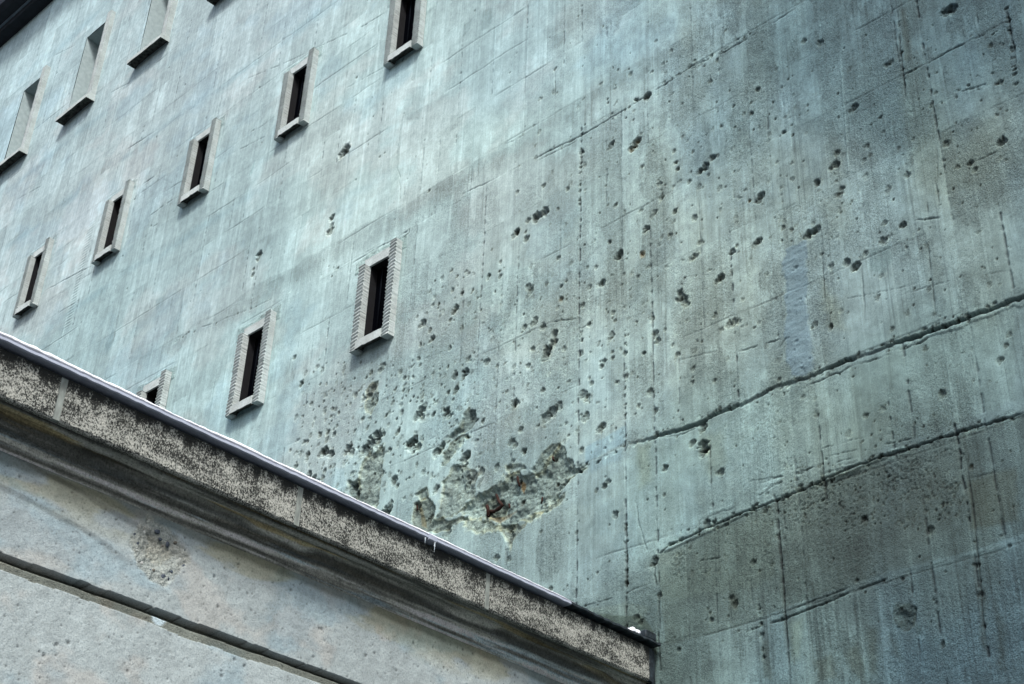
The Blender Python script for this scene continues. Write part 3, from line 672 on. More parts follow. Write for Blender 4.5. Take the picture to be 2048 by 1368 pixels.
# the ledge: everything below the third lift is cast a little further back
zl = np.interp(us, [9.0, 9.17, 9.6, 10.04, 10.3, 10.6, 11.2, 11.78, 13], [6.02, 6.02, 6.0, 6.01, 6.02, 6.02, 6.01, 5.98, 5.97]).astype(np.float32)[None, :] \
    + (fbm(U, V * 0, 5, 1, 6, 331, .62) - .5) * .045
amp = np.interp(us, [8.9, 9.3, 9.6, 9.75, 10.0, 10.25, 10.9, 11.4, 12, 13], [0, .010, .022, .032, .018, .034, .032, .028, .024, .02]).astype(np.float32)[None, :]
zl = zl + (cellrand(BI, LI * 0, 36) - .5) * .016 + (fbm(U, V, 45, 45, 3, 333) - .5) * .014
bl = sstep(.0025, -.0025, V - zl)
amp = amp * (.25 + 1.3 * sstep(.32, .62, fbm(U, V * 0, 3.1, 1, 4, 336)))
H -= bl * .007 * sstep(9.0, 9.5, U) + np.exp(-((V - zl + .010) / .009) ** 2) * amp * .75
edge = np.exp(-((V - zl + .010) / .009) ** 2) * sstep(9.0, 9.4, U)
A *= (1 - .55 * edge * sstep(.35, .6, fbm(U, V, 6, 6, 3, 335) + amp * 4))[..., None]
# second lip below it
zl2 = zl + (fbm(U, V * 0, 7, 1, 5, 338, .65) - .5) * .05 - np.interp(us, [9.3, 10.0, 10.4, 11, 12], [.03, .035, .06, .055, .05]).astype(np.float32)[None, :]
lip = sstep(.0, .006, V - zl2) * sstep(.0, .006, zl - V) * sstep(9.3, 9.7, U) * sstep(.40, .50, fbm(U, V * 0, 2.2, 1, 3, 337))
H += lip * .006
gl = sstep(.40, .56, fbm(U, V * 0, 4.3, 1, 4, 334)) * np.exp(-((V - zl2) / .0040) ** 2) * sstep(9.3, 9.7, U) * sstep(.35, .5, fbm(U, V, 3, 3, 3, 339))
H -= gl * .01; A *= (1 - .6 * gl)[..., None]
# comb-dressed ghost patches beside the windows in row two
for (x_, z0_, z1_) in ((1.30, 9.2, 11.9),):
    s = win(x_ - .12, x_ + .12, z0_, z1_)
    g = np.exp(-((U[s] - x_) / .06) ** 2) * sstep(.4, .6, fbm(U[s], V[s], 3, 2, 2, 341))
    H[s] += g * np.sin(V[s] * 150) * .003
# streaky darkening under every sill, fading downwards
for xr, zb, ww, hh, row in WIN:
    s = win(xr - ww - .1, xr + .15, zb - .5, zb + .02)
    if s is None: continue
    n = fbm(U[s], V[s], 12, 1.2, 3, 351)
    g = sstep(xr - ww - .02, xr - ww + .04, U[s]) * sstep(xr + .06, xr - .02, U[s]) * np.exp(-(zb - V[s]) / (.10 + .25 * n))
    multiply(s, np.clip(g, 0, 1) * .5, (.62, .66, .68))
    s = win(xr - ww - .12, xr + .05, zb + hh - .09, zb + hh + .14)     # rough render patch over the lintel
    if s is None or row == 1: continue
    d = V[s] - (zb + hh + .05) + (fbm(U[s], V[s], 8, 8, 3, 355) - .5) * .08
    g = sstep(.02, -.01, d) * .9
    coarse[s] = np.maximum(coarse[s], g); multiply(s, g, (.84, .86, .84)); H[s] += g * (.006 + (fbm(U[s], V[s], 40, 40, 3, 357) - .5) * .01)
A = np.clip(A, .008, .60)

# fade relief at the rim of the fine mesh
inv = sstep(-150, -60, PX) * sstep(2200, 2110, PX) * sstep(-150, -60, PY) * sstep(1520, 1430, PY)
inv *= ~((U < 9.0) & (V < 4.35))
H *= inv
vis = (PX > -160) & (PX < 2210) & (PY > -160) & (PY < 1530) & ~((U < 8.9) & (V < 4.25))
B = 24
ni, nj = (NU - 1) // B, (NV - 1) // B
quads = []
idx = np.arange(NU * NV).reshape(NV, NU)
XC = .5 * (us[1:] + us[:-1]); ZC = .5 * (vs[1:] + vs[:-1])
hole = np.zeros((NV - 1, NU - 1), bool)
for x0, x1, z0, z1 in OPEN:
    hole |= ((ZC > z0 - .012) & (ZC < z1 + .012))[:, None] & ((XC > x0 - .012) & (XC < x1 + .012))[None, :]
bi = list(range(0, NU - 1, B)) + [NU - 1]; bj = list(range(0, NV - 1, B)) + [NV - 1]
for j0, j1 in zip(bj[:-1], bj[1:]):
    for i0, i1 in zip(bi[:-1], bi[1:]):
        if vis[j0:j1 + 1, i0:i1 + 1].any() or hole[j0:j1, i0:i1].any():
            q = idx[j0:j1 + 1, i0:i1 + 1]
            qq = np.stack([q[:-1, :-1], q[:-1, 1:], q[1:, 1:], q[1:, :-1]], -1).reshape(-1, 4)
            quads.append(qq[~hole[j0:j1, i0:i1].ravel()])
        else:
            jj = sorted(set(list(range(j0, j1, 4)) + [j1])); ii = sorted(set(list(range(i0, i1, 4)) + [i1]))
            q = idx[np.ix_(jj, ii)]
            quads.append(np.stack([q[:-1, :-1], q[:-1, 1:], q[1:, 1:], q[1:, :-1]], -1).reshape(-1, 4))
quads = np.concatenate(quads)
co = np.stack([U.ravel(), -H.ravel(), V.ravel()], 1)
# the rest of the facade and the body behind it, coarse
extra_v = []; extra_q = []
def eq(*pts):
    b = NU * NV + len(extra_v)
    extra_v.extend(pts); extra_q.append([b, b + 1, b + 2, b + 3])
XL, XR, ZT, YB = -14., 22., 17.27, 26.
eq((XL, 0, 0), (XA, 0, 0), (XA, 0, ZB), (XL, 0, ZB)); eq((XB, 0, 0), (XR, 0, 0), (XR, 0, ZB), (XB, 0, ZB)); eq((XA, 0, 0), (XB, 0, 0), (XB, 0, ZA), (XA, 0, ZA))
eq((XR, 0, 0), (XR, YB, 0), (XR, YB, ZT), (XR, 0, ZT)); eq((XL, YB, 0), (XL, 0, 0), (XL, 0, ZT), (XL, YB, ZT)); eq((XR, YB, 0), (XL, YB, 0), (XL, YB, ZT), (XR, YB, ZT))
co = np.concatenate([co, np.array(extra_v)]); quads = np.concatenate([quads, np.array(extra_q)])
used = np.zeros(len(co), bool); used[quads.ravel()] = True
remap = np.cumsum(used) - 1
alb = np.concatenate([A.reshape(-1, 3), np.tile(np.array([[.11, .15, .155]], np.float32), (len(extra_v), 1))])[used]
cr = np.concatenate([coarse.ravel(), np.full(len(extra_v), .5, np.float32)])[used]
me = mesh_np('wall', co[used], remap[quads])
add_attr(me, 'albedo', alb.astype(np.float32)); add_attr(me, 'coarse', cr)
print('wall verts', used.sum(), 'quads', len(quads))
WALL = link('wall', me, M_WALL, BUNK, smooth=True)
del A, H, coarse, PX, PY, inv, vis, co

# --- windows
def ribbed(bm, x0, x1, z0, z1, yf, yb, pitch, amp_, slope, plain=None, seed=0):
    """stone bar with a comb-dressed front: grooves rising to the right"""
    r = random.Random(seed)
    nx = max(2, int((x1 - x0) / .022)); nz = max(2, int((z1 - z0) / pitch) * 4)
    rows = []
    for j in range(nz + 1):
        z = z0 + (z1 - z0) * j / nz; row = []
        for i in range(nx + 1):
            x = x0 + (x1 - x0) * i / nx; z = z0 + (z1 - z0) * j / nz
            y = yf
            if not (plain and plain[0] <= x <= plain[1]) and 0 < j < nz:
                ph = (z / pitch) % 1.0
                y = yf + amp_ * (0 if ph < .5 else 1) + r.uniform(0, .003)
                z = z + slope * (x - x0) * min(1, (z1 - z) / .03)
            elif 0 < j < nz: y = yf + r.uniform(0, .002)
            if i in (0, nx) or j in (0, nz):
                y += r.uniform(0, .006) * (1 if i in (0, nx) else .5)
                x += (r.uniform(0, .004) if i == 0 else -r.uniform(0, .004) if i == nx else 0)
            row.append(bm.verts.new((x, y, z)))
        rows.append(row)
    for a, b in zip(rows[:-1], rows[1:]):
        for i in range(nx): bm.faces.new((a[i], a[i + 1], b[i + 1], b[i]))
    def back(v): return bm.verts.new((v.co.x, yb, v.co.z))
    left = [r_[0] for r_ in rows]; rt = [r_[-1] for r_ in rows]
    for loop, flip in ((left, True), (rt, False), (rows[0], False), (rows[-1], True)):
        bk = [back(v) for v in loop]
        for i in range(len(loop) - 1):
            f = (loop[i], bk[i], bk[i + 1], loop[i + 1]) if flip == (loop is left) and loop is left else (loop[i], loop[i + 1], bk[i + 1], bk[i])
            bm.faces.new(f)
    return bm
def make_window(xr, zb, ww, hh, row, k):
    x0 = xr - ww; ox0, ox1, oz0, oz1 = OPEN[k]
    r = random.Random(100 + k)
    niche = row == 1
    # frame: two jambs (and a lintel); the window part is the frame, the rest hangs under it
    bm = bmesh.new()
    pr = {1: .075, 2: .078, 3: .078}[row]
    amp_ = .010 if row == 3 else (.008 if row == 2 else .0)
    pitch = .034 if row == 3 else .026
    ribbed(bm, ox1, xr, zb + (.0 if row != 1 else .056), zb + hh - .012, -pr, -.002 if not niche else .03, pitch, amp_, .18, None, k)
    if not niche: ribbed(bm, x0, ox0, zb, zb + hh - .10, -pr, -.002, pitch, amp_, .18, None, k + 50)
    bmesh.ops.recalc_face_normals(bm, faces=bm.faces[:])
    fr = finish(bm, 'window', M_FRAME, BUNK)
    lab = {1: 'tall deep niche window with thin frame', 2: 'slit window with comb-dressed frame in the middle row', 3: 'slit window with boldly ribbed frame in the lower row'}[row]
    fr['label'] = lab
    # lintel
    bm = bmesh.new()
    if not niche:
        ribbed(bm, x0 + .01, ox1 - .002, oz1, zb + hh - .01, -.024, -.003, .05, .0, 0, None, k + 9)
        bmesh.ops.recalc_face_normals(bm, faces=bm.faces[:])
        finish(bm, 'lintel', M_FRAME, fr)
    else: bm.free()
    # sill, slightly chipped
    bm = bmesh.new()
    a, b_ = (x0 + .070, ox1 - .004) if not niche else (x0 - .0, xr + .012)
    ys = {1: -.125, 2: -.083, 3: -.083}[row]
    n = 10; top = oz0 if not niche else zb + .055; bot = zb - {1: .012, 2: .002, 3: .002}[row]
    prev = None
    for i in range(n + 1):
        x = a + (b_ - a) * i / n
        chip = r.uniform(0, .01) + (.012 if r.random() < .2 else 0)
        yb2 = .002 if not niche else .04; hol = min(.045, (top - bot) * .6) * (1 if 0 < i < n else .15)
        ring = [bm.verts.new(p) for p in ((x, ys + r.uniform(0, .003), bot + chip * .5), (x, ys + r.uniform(0, .003), top - .006 + r.uniform(-.003, 0)), (x, -pr + .01, top + .002), (x, yb2, top + .004),
                (x, yb2, bot + hol + .004), (x, ys * .45, bot + hol), (x, ys + .026, bot + hol * .9), (x, ys + .018 + r.uniform(0, .006), bot + .002))]
        if prev:
            for q in range(8): bm.faces.new((prev[q], ring[q], ring[(q + 1) % 8], prev[(q + 1) % 8]))
        else: bm.faces.new(ring[::-1])
        prev = ring
    bm.faces.new(prev)
    bmesh.ops.recalc_face_normals(bm, faces=bm.faces[:])
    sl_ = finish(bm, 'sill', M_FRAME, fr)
    sl_.data.materials.append(M_UNDER)
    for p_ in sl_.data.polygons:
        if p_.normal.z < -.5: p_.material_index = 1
    # reveal: the tunnel through the wall
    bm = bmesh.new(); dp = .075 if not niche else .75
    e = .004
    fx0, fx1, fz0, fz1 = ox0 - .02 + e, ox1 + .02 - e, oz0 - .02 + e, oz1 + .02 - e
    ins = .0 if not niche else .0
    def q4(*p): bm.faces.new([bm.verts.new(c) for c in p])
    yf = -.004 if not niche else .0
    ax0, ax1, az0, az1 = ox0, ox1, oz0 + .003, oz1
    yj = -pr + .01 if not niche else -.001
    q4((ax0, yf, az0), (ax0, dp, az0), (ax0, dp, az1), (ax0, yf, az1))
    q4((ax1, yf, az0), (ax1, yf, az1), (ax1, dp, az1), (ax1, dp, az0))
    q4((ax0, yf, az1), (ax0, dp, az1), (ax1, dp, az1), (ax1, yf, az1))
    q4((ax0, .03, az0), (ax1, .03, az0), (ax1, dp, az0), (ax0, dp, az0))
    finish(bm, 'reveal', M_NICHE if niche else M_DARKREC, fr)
    # pane
    bm = bmesh.new(); bm_box(bm, ax0, ax1, dp - .003, dp + .02, az0, az1)
    finish(bm, 'pane', M_BLACK, fr)
    if not niche:
        for i in range(3):
            xx = ax0 + (ax1 - ax0) * (i + 1) / 4
            bm = bmesh.new(); bmesh.ops.create_cone(bm, cap_ends=True, segments=8, radius1=.007, radius2=.007, depth=az1 - az0 - .01, matrix=Matrix.Translation((xx, .06, (az0 + az1) / 2)))
            finish(bm, 'bar', M_BAR, fr, True)
    return fr
for k, W_ in enumerate(WIN):
    make_window(*W_, k)

# thin raised outline where the niche openings meet the wall
# --- cornice at the top of the wall
def prism(name, prof, xa, xb, m, parent, axis='x', smooth=False):
    bm = bmesh.new()
    A_ = [bm.verts.new((xa, p[0], p[1])) for p in prof]; B_ = [bm.verts.new((xb, p[0], p[1])) for p in prof]
    n = len(prof)
    for i in range(n): bm.faces.new((A_[i], A_[(i + 1) % n], B_[(i + 1) % n], B_[i]))
    bm.faces.new(A_[::-1]); bm.faces.new(B_)
    bmesh.ops.recalc_face_normals(bm, faces=bm.faces[:])
    return finish(bm, name, m, parent, smooth)
cn = prism('cornice', [(0.02, 17.262), (-.175, 17.262), (-.185, 17.34), (0.02, 17.34)], -14, 22, M_CORN, BUNK)
prism('cornice_lip', [(-.175, 17.342), (-.215, 17.342), (-.215, 17.362), (-.175, 17.362)], -14, 22, M_CORN_L, cn)
prism('gutter', [(.02, 17.364), (-.34, 17.364), (-.42, 17.42), (-.44, 17.56), (.02, 17.56)], -14, 22, M_CORN, cn)
bm = bmesh.new(); bm_box(bm, -14, 22, -.3, 26, 17.563, 17.75); finish(bm, 'roof', M_CORN, BUNK)

# --- torn reinforcement iron in the big spall
def bar(pts, rr_, name='rebar', m=M_RUST, parent=None, segs=8, jit=.0):
    """bent rod through 3D points, irregular thickness"""
    bm = bmesh.new(); P = [Vector(p) for p in pts]; prev = None; r = random.Random(len(pts) * 31 + int(P[0].x * 100))
    fine = []
    for a, b in zip(P[:-1], P[1:]):
        for t in range(4): fine.append(a.lerp(b, t / 4))
    fine.append(P[-1])
    for i, p in enumerate(fine):
        d = (fine[min(i + 1, len(fine) - 1)] - fine[max(i - 1, 0)]).normalized()
        u = d.orthogonal().normalized(); v_ = d.cross(u)
        R_ = rr_ * r.uniform(.8, 1.2) * (.75 if i in (0, len(fine) - 1) else 1)
        ring = [bm.verts.new(p + (u * math.cos(2 * math.pi * q / segs) + v_ * math.sin(2 * math.pi * q / segs)) * R_) for q in range(segs)]
        if prev:
            for q in range(segs): bm.faces.new((prev[q], prev[(q + 1) % segs], ring[(q + 1) % segs], ring[q]))
        else: bm.faces.new(ring[::-1])
        prev = ring
    bm.faces.new(prev); bmesh.ops.recalc_face_normals(bm, faces=bm.faces[:])
    return finish(bm, name, m, parent, True)
def w3(x, y, yy):
    a, b = wall_at(x, y, yy); return (a, yy, b)
bar([w3(993,990,.01), w3(998,1003,-.01), w3(1005,1011,-.02), w3(997,1018,-.01), w3(988,1023,.005), w3(975,1023,.02)], .012, parent=WALL)
bar([w3(974,1010,.01), w3(976,1020,-.012), w3(977,1034,.01)], .012, parent=WALL)
bar([w3(1018,1007,.02), w3(1020,1016,0)], .006, parent=WALL)
bar([w3(1085,994,.02), w3(1084,1002,0), w3(1083,1007,.01)], .006, parent=WALL)
bar([w3(1106,912,.03), w3(1106,919,.0), w3(1110,923,.03)], .006, parent=WALL)
bar([w3(1035,952,.03), w3(1036,962,.005), w3(1040,973,.02)], .008, parent=WALL)
bar([w3(834,1008,.02), w3(835,1020,.005)], .006, parent=WALL)

# ------------------------------------------------------------------ annex (low wing)
ANX = empty('annex', (9.2, -4, 0), 'low concrete annex with a speckled eaves band, standing at right angles to the bunker', 'building')
XF, XW = 9.39, 9.24           # fascia face, wall face
Z_FB, Z_FT, Z_WT = 4.425, 4.622, 4.287
# wall with groove and blown-out aggregate crater
ys_ = np.arange(-5.2, .0001, .0042); zs_ = np.arange(2.9, Z_WT + .0001, .0042)
Y2, Z2 = np.meshgrid(ys_.astype(np.float32), zs_.astype(np.float32)); ys2 = Y2
H2 = (fbm(Y2, Z2, 1.5, 1.5, 3, 401) - .5) * .01 + (fbm(Y2, Z2, 40, 40, 3, 405) - .5) * .0035
C2 = np.ones((*Y2.shape, 3), np.float32) * np.array([.30, .352, .358], np.float32)
t2 = (fbm(Y2, Z2, 1.6, 2.2, 5, 411) - .5) * .38 + (fbm(Y2, Z2, 14, 2, 4, 421) - .5) * .22
C2 *= (1 + t2)[..., None]
pk = sstep(.50, .62, fbm(Y2, Z2, 3.4, 4.5, 5, 431)); C2 *= 1 + pk[..., None] * (np.array([1.09, 1.0, .96], np.float32) - 1)
bk = sstep(.52, .66, fbm(Y2 + 20, Z2, 2.5, 4.5, 5, 441)); C2 *= 1 + bk[..., None] * (np.array([.84, .93, .99], np.float32) - 1)
ye = sstep(.5, .62, fbm(Y2, Z2, 2.2, 8, 5, 451)) * sstep(4.05, 4.25, Z2); C2 *= 1 + ye[..., None] * (np.array([1.02, .92, .72], np.float32) - 1)
# long curved shuttering stains, upper left
wv2 = np.sin((Z2 + .10 * np.sin(Y2 * 1.8) + .05 * (fbm(Y2, Z2, 3, 3, 3, 455) - .5)) * 42)
kk = sstep(.75, 1, wv2) * sstep(3.97, 4.1, Z2) * sstep(-2.7, -3.4, Y2) * .35; C2 *= (1 - kk)[..., None]
# dirt that ran down from the eaves
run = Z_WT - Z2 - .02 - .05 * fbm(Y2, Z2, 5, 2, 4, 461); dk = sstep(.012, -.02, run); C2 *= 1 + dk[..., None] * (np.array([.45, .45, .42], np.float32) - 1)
for i, (py_, w_, l_) in enumerate([(564, .012, .35), (740, .012, .25), (700, .006, .3), (850, .04, .2), (930, .05, .18), (1000, .03, .15)]):
    yy_, zz_ = side_at(py_, 1150 + (py_ - 564) * .3, XW)
    d = (Y2 - yy_ + (fbm(Y2, Z2, 6, 6, 2, 465 + i) - .5) * .03) / w_
    C2 *= (1 - .28 * np.exp(-d * d) * sstep(l_, 0, zz_ + .15 - Z2) * (Z2 > 3.89))[..., None]
# air holes and grit
for _ in range(1700):
    yy_ = rr.uniform(-4.6, -.3); zz_ = rr.uniform(3.1, 4.26); R_ = rr.uniform(.0018, .0045) * (1 if rr.rand() < .9 else 1.8)
    j0, j1 = np.searchsorted(zs_, [zz_ - .03, zz_ + .03]); i0, i1 = np.searchsorted(ys_, [yy_ - .03, yy_ + .03])
    if i1 <= i0 or j1 <= j0: continue
    s = (slice(j0, j1), slice(i0, i1))
    g = np.exp(-((Y2[s] - yy_) ** 2 + (Z2[s] - zz_) ** 2) / R_ ** 2)
    H2[s] -= g * R_ * .7; C2[s] *= (1 - .6 * g)[..., None]
# crater
yc, zc = side_at(316, 1102, XW)
dq = np.hypot((Y2 - yc) / .135, (Z2 - zc) / .13) + (fbm(Y2, Z2, 14, 14, 3, 471) - .5) * .7
gq = sstep(1.1, .9, dq); H2 -= gq * (.003 + .012 * sstep(.85, .3, dq)) + gq * (fbm(Y2, Z2, 70, 70, 3, 475) - .5) * .012
C2 = C2 * (1 - gq[..., None] * .62) + gq[..., None] * .62 * np.array([.33, .35, .31], np.float32) * (.65 + .7 * fbm(Y2, Z2, 60, 60, 3, 479))[..., None]
cr_in = sstep(.5, .3, dq); C2 *= 1 + cr_in[..., None] * (np.array([1.12, 1.08, 1.02], np.float32) - 1)
# groove
gt = 3.886 + (fbm(Y2, Z2 * 0, 5, 1, 4, 481) - .5) * .012; gb = 3.822 + (fbm(Y2, Z2 * 0, 4, 1, 4, 485) - .5) * .03
gr2 = ((Z2 < gt) & (Z2 > gb)).astype(np.float32)
prof = np.clip((Z2 - gb) / (gt - gb), 0, 1)
H2 -= gr2 * (.012 + .050 * sstep(.50, .72, prof)); C2 *= 1 + gr2[..., None] * (np.array([.46, .44, .38], np.float32) * (.6 + .8 * fbm(Y2, Z2, 6, 6, 4, 487))[..., None] - 1)
H2 -= ((Z2 <= gb) * .010)
s_y, s_z = side_at(322, 1240, XW)
gs = sstep(1.15, .6, np.hypot((Y2 - s_y) / .035, (Z2 - s_z) / .028) + (fbm(Y2, Z2, 30, 30, 3, 489) - .5) * .9); C2 = C2 * (1 - gs[..., None]) + gs[..., None] * np.array([.40, .50, .54], np.float32)
H2 *= sstep(0, -.03, -1 * (Z_WT - Z2) - 0) * 0 + 1
co2 = np.stack([XW + H2.ravel(), Y2.ravel(), Z2.ravel()], 1)
n1, n2 = Y2.shape; idx = np.arange(n1 * n2).reshape(n1, n2)
q2 = np.stack([idx[:-1, :-1], idx[:-1, 1:], idx[1:, 1:], idx[1:, :-1]], -1).reshape(-1, 4)
ev = []; eqs = []
def eq2(*pts):
    b = n1 * n2 + len(ev); ev.extend(pts); eqs.append([b, b + 1, b + 2, b + 3])
YN = -11.
eq2((XW, -5.2, 0), (XW, 0, 0), (XW, 0, 2.9), (XW, -5.2, 2.9)); eq2((XW, YN, 0), (XW, -5.2, 0), (XW, -5.2, Z_WT), (XW, YN, Z_WT))
eq2((3, YN, 0), (XW, YN, 0), (XW, YN, 4.42), (3, YN, 4.42)); eq2((3, 0, 0), (3, YN, 0), (3, YN, 4.42), (3, 0, 4.42))
co2 = np.concatenate([co2, np.array(ev)]); q2 = np.concatenate([q2, np.array(eqs)])
me = mesh_np('wall', co2, q2)
add_attr(me, 'albedo', np.concatenate([np.clip(C2, .01, .85).reshape(-1, 3), np.tile(np.array([[.30, .33, .33]], np.float32), (len(ev), 1))]))
cc = np.clip(.28 + gq * .7 + gr2 * .4, 0, 1)
add_attr(me, 'coarse', np.concatenate([cc.ravel(), np.full(len(ev), .35, np.float32)]))
AW = link('wall', me, M_ANNEX, ANX, smooth=True)
# exposed pebbles in the crater
PEB = [simple('pebble_slate', (.05, .065, .085), .7, var=.5), simple('pebble_white', (.45, .47, .45), .7), simple('pebble_brown', (.11, .105, .09), .8)]
for x, y, r, m in ((269,1068,8,0),(261,1068,4,2),(275,1062,6,1),(289,1063,6,1),(296,1055,6,1),(256,1055,4,1),(316,1063,9,0),(322,1078,7,0),(336,1088,8,0),(352,1085,8,2),(371,1099,6,0),(277,1086,6,0),
                   (282,1145,9,0),(328,1152,9,0),(336,1156,7,0),(343,1142,7,0),(308,1140,6,2),(369,1132,7,0),(361,1118,5,1),(284,1125,6,1),(274,1125,5,1),(327,1092,4,2),(365,1062,4,2),(371,1120,4,2),(302,1140,4,0),(350,1064,4,1)):
    yy_, zz_ = side_at(x, y, XW); R_ = r * 5.6 / F_PX * 1.0
    bm = bmesh.new(); bmesh.ops.create_icosphere(bm, subdivisions=1, radius=1)
    ra = rnd.uniform(0, 3.1); el = rnd.uniform(.6, .9)
    for v in bm.verts:
        f_ = rnd.uniform(.72, 1.15)
        yv, zv = v.co.y * f_, v.co.z * f_ * el
        v.co = Vector((XW - .005 + v.co.x * R_ * .4, yy_ + (yv * math.cos(ra) - zv * math.sin(ra)) * R_, zz_ + (yv * math.sin(ra) + zv * math.cos(ra)) * R_))
    o = finish(bm, 'pebble', PEB[m], AW)

# fascia with lichen-black speckle, colour turning near-black towards the top -------------------------------------------------
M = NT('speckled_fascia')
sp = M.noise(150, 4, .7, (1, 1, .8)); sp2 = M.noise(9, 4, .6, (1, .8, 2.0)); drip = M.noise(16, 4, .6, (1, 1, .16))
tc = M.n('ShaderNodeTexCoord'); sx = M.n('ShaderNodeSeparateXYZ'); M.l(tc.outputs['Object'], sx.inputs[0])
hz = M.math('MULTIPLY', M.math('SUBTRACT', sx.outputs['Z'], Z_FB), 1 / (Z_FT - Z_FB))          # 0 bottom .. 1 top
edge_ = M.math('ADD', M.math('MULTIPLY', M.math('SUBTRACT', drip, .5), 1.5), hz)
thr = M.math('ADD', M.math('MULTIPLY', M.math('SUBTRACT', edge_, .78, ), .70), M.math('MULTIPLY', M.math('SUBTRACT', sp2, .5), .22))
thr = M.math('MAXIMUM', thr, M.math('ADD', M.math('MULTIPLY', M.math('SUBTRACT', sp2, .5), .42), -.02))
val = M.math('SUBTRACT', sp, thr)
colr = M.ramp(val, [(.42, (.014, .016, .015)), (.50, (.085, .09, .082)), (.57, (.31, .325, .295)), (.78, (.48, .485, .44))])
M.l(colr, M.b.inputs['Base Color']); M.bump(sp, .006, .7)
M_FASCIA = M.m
M_JOINT = simple('joint_mortar', (.19, .215, .20), var=.35, scale=50, sc=(1, 1, .3))
joints = [-5.11, -3.865, -2.62, -1.38, -.06]
JW = .034
rn = random.Random(5)
def fascia_panel(ya, yb):
    bm = bmesh.new(); n = max(2, int((yb - ya) / .02)); prev = None
    for i in range(n + 1):
        y = ya + (yb - ya) * i / n
        c = rn.uniform(0, .006)
        ring = [bm.verts.new(p) for p in ((XF - .03, y, Z_FB + .002), (XF - .006 - c * .5, y, Z_FB - .001 + rn.uniform(0, .002)), (XF - rn.uniform(0, .002), y, Z_FB + .006 + c), (XF, y, Z_FT), (XF - .03, y, Z_FT))]
        if prev:
            for q in range(5): bm.faces.new((prev[q], ring[q], ring[(q + 1) % 5], prev[(q + 1) % 5]))
        else: bm.faces.new(ring[::-1])
        prev = ring
    bm.faces.new(prev); bmesh.ops.recalc_face_normals(bm, faces=bm.faces[:])
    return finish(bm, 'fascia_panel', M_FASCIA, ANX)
ends = [YN] + joints + [-.0]
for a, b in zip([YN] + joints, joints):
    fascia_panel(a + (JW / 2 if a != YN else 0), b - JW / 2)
for y in joints:
    bm = bmesh.new(); bm_box(bm, XF - .03, XF - .004, y - JW / 2 + .001, y + JW / 2 - .001, Z_FB + .004, Z_FT - .001)
    finish(bm, 'panel_joint', M_JOINT if y != joints[-1] else M_METAL_D, ANX)
bm = bmesh.new(); bm_box(bm, XF - .05, XF - .012, joints[-1] + JW / 2, -.012, Z_FB - .2, Z_FT - .001); finish(bm, 'end_flashing', M_METAL_D, ANX)

# soffit: weathered cove between fascia and wall -------------------------------------
prof = [(XF - .028, 4.426), (XF - .036, 4.440), (XF - .050, 4.440), (XF - .056, 4.424), (XF - .080, 4.415), (XF - .090, 4.385), (XF - .104, 4.362), (XF - .122, 4.350), (XF - .132, 4.322), (XF - .141, 4.300), (XW - .004, Z_WT - .003)]
pf = []
for a, b in zip(prof[:-1], prof[1:]):
    L_ = math.hypot(b[0] - a[0], b[1] - a[1]); n = max(1, int(L_ / .005))
    for i in range(n): pf.append((a[0] + (b[0] - a[0]) * i / n, a[1] + (b[1] - a[1]) * i / n))
pf.append(prof[-1]); pf = np.array(pf)
ysf = np.concatenate([np.arange(-11, -5.2, .2), np.arange(-5.2, -.0001, .006), [0.]])
tt = np.linspace(0, 1, len(pf))
YY, TT = np.meshgrid(ysf.astype(np.float32), tt.astype(np.float32))
PXs = np.repeat(pf[:, 0][:, None], len(ysf), 1); PZs = np.repeat(pf[:, 1][:, None], len(ysf), 1)
nz_ = (fbm(YY, TT, 6, 6, 5, 501) - .5)
# hollows in the mould, one per panel
hol = np.zeros_like(YY)
for yj in joints:
    yl = YY - yj
    hol = np.maximum(hol, sstep(.10, .22, yl) * sstep(1.12, 1.0, yl) * np.exp(-((TT - .47) / .10) ** 2))
PZs = PZs + nz_ * .012 * np.sin(np.pi * TT) + hol * .022; PXs = PXs + (fbm(YY, TT, 20, 12, 3, 511) - .5) * .008 * np.sin(np.pi * TT)
cs = np.ones((*YY.shape, 3), np.float32) * np.array([.25, .262, .235], np.float32)
st = fbm(YY, TT, 1.3, 9, 5, 521); st2 = fbm(YY, TT, 2.0, 16, 4, 531)
cs *= (.35 + 1.5 * sstep(.35, .75, st))[..., None]
cs *= 1 + sstep(.5, .65, st2)[..., None] * (np.array([.80, 1.0, 1.22], np.float32) - 1) * sstep(.45, .8, TT)[..., None]
br = sstep(.5, .62, fbm(YY + 9, TT, 1.6, 8, 4, 541)) * sstep(.7, .35, TT); cs *= 1 + br[..., None] * (np.array([1.15, .95, .62], np.float32) - 1)
cs *= (.45 + 1.1 * fbm(YY, TT, 110, 60, 3, 561, .8))[..., None]; cs *= (1 - .4 * hol)[..., None]; cs *= (1 + 1.1 * sstep(.62, .80, TT) * sstep(.4, .6, st2))[..., None]
cs *= (1 + 1.5 * sstep(.88, 1, TT) * sstep(.4, .62, fbm(YY, TT, 3, 3, 3, 551)))[..., None]
co3 = np.stack([PXs.ravel(), YY.ravel(), PZs.ravel()], 1); n1, n2 = YY.shape; idx = np.arange(n1 * n2).reshape(n1, n2)
q3 = np.stack([idx[:-1, :-1], idx[:-1, 1:], idx[1:, 1:], idx[1:, :-1]], -1).reshape(-1, 4)
me = mesh_np('soffit', co3, q3); add_attr(me, 'albedo', np.clip(cs, .006, .5).reshape(-1, 3)); add_attr(me, 'coarse', np.full(n1 * n2, 1.0, np.float32))
link('soffit', me, M_ANNEX, ANX, smooth=True)

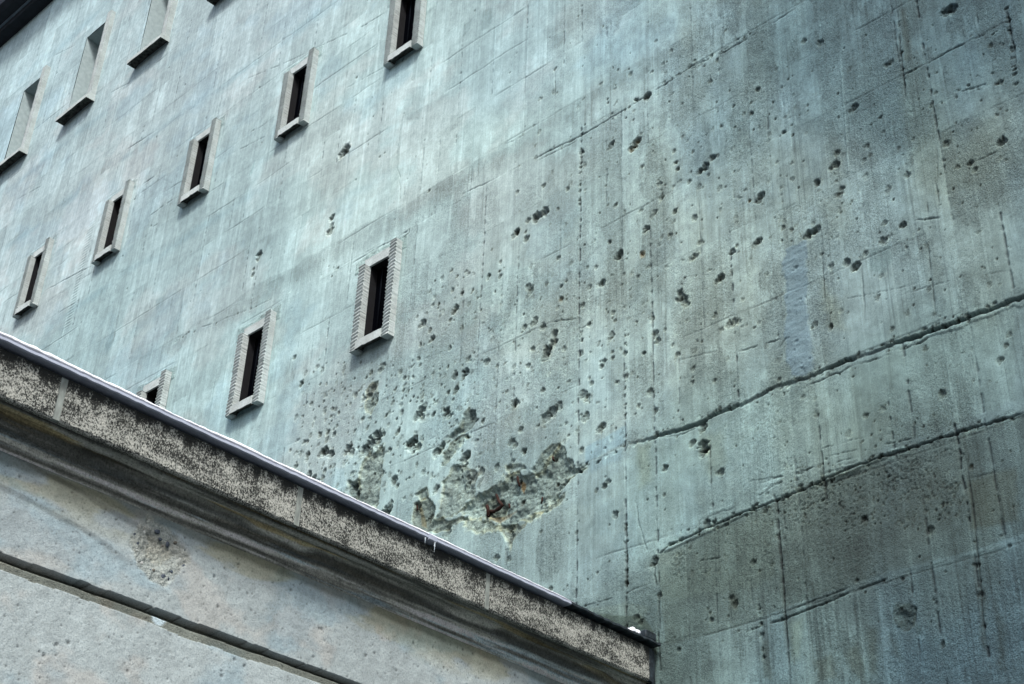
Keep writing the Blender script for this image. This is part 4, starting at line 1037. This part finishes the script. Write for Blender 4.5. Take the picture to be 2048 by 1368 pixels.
# roof slab, drip edge, flashing --------------------------------------------------------
bm = bmesh.new(); bm_box(bm, 3, XF - .032, YN, -.02, 4.448, 4.628); finish(bm, 'roof', M_METAL_D, ANX)
def strip(name, ya, yb, m, x1=XF + .036, zt=4.654, zb_=4.637, wav=.002, label=None):
    bm = bmesh.new(); n = max(2, int((yb - ya) / .03)); prev = None
    for i in range(n + 1):
        y = ya + (yb - ya) * i / n; w_ = rn.uniform(-wav, wav)
        ring = [bm.verts.new(p) for p in ((XF - .10, y, zb_ + .004), (x1 - .006, y, zb_ + w_), (x1, y, zb_ + .004 + w_), (x1 - .002, y, zt + w_), (x1 - .012, y, zt + .004 + w_), (XF - .10, y, zt + .008))]
        if prev:
            for q in range(6): bm.faces.new((prev[q], ring[q], ring[(q + 1) % 6], prev[(q + 1) % 6]))
        else: bm.faces.new(ring[::-1])
        prev = ring
    bm.faces.new(prev); bmesh.ops.recalc_face_normals(bm, faces=bm.faces[:])
    o = finish(bm, name, m, ANX)
    if label: o['label'] = label
    return o
strip('drip_edge', YN, -1.845, M_METAL, label='pale zinc drip edge'); strip('drip_edge', -1.79, -.78, M_METAL, label='pale zinc drip edge')
strip('drip_edge', -.778, -.012, M_METAL_D, wav=.004, label='dark patinated drip edge')
strip('joint_sleeve', -1.843, -1.792, M_METAL, XF + .041, 4.660, 4.630)
bm = bmesh.new()
bm_box(bm, XF - .12, XF + .01, -.115, -.02, 4.672, 4.716); finish(bm, 'corner_flashing', M_METAL_D, ANX, bevel=.004)
for yy_, L_, r_ in ((-1.865, .035, .003), (-1.80, .055, .0035)):
    bm = bmesh.new(); bmesh.ops.create_cone(bm, cap_ends=True, segments=8, radius1=.0005, radius2=r_, depth=L_, matrix=Matrix.Translation((XF + .036, yy_, 4.632 - L_ / 2)))
    finish(bm, 'icicle', M_ICE, ANX, True)

# ------------------------------------------------------------------ snow
def snow_ridge(ya, yb, name, label):
    bm = bmesh.new(); n = int((yb - ya) / .012); prev = None
    x1 = XF + .033; r = np.random.RandomState(4)
    yv = np.linspace(ya, yb, n + 1)
    hh = .005 + .020 * fbm(yv, yv * 0, 3, 1, 4, 601) * sstep(yb, yb - 2.2, yv) + .006 * fbm(yv, yv * 0, 30, 1, 2, 611)
    taper = sstep(yb, yb - .15, yv)
    for y, h_, t_ in zip(yv, hh, taper):
        h_ = h_ * (.25 + .75 * t_); j = r.uniform(-.0015, .0015)
        ring = [bm.verts.new((x1 - .13, y, 4.664)), bm.verts.new((x1 + .001 + j, y, 4.659)), bm.verts.new((x1 - .002 + j, y, 4.659 + h_ * .7)), bm.verts.new((x1 - .012, y, 4.661 + h_)),
                bm.verts.new((x1 - .05, y, 4.664 + h_ * 1.2)), bm.verts.new((x1 - .13, y, 4.668 + h_ * .6))]
        if prev:
            for q in range(6): bm.faces.new((prev[q], ring[q], ring[(q + 1) % 6], prev[(q + 1) % 6]))
        else: bm.faces.new(ring[::-1])
        prev = ring
    bm.faces.new(prev); bmesh.ops.recalc_face_normals(bm, faces=bm.faces[:])
    return tag(finish(bm, name, M_SNOW, None, True), label, 'snow')
snow_ridge(YN, -.74, 'snow_ridge', 'thin line of white snow lying along the metal roof edge of the annex')
bm = bmesh.new(); bmesh.ops.create_icosphere(bm, subdivisions=4, radius=1)
for v in bm.verts:
    n_ = Vector(v.co); f_ = 1 + .22 * math.sin(n_.x * 5 + 1) * math.cos(n_.y * 6) + .12 * math.sin(n_.z * 11 + n_.y * 9)
    v.co = Vector((XF - .0 + n_.x * .032 * f_ - .012, -.205 + n_.y * .040 * f_, 4.664 + (n_.z * .034 * f_ if n_.z > 0 else n_.z * .006)))
tag(finish(bm, 'snow_clump', M_SNOW, None, True), 'small icy clump of snow on the roof edge beside the dark corner flashing', 'snow')
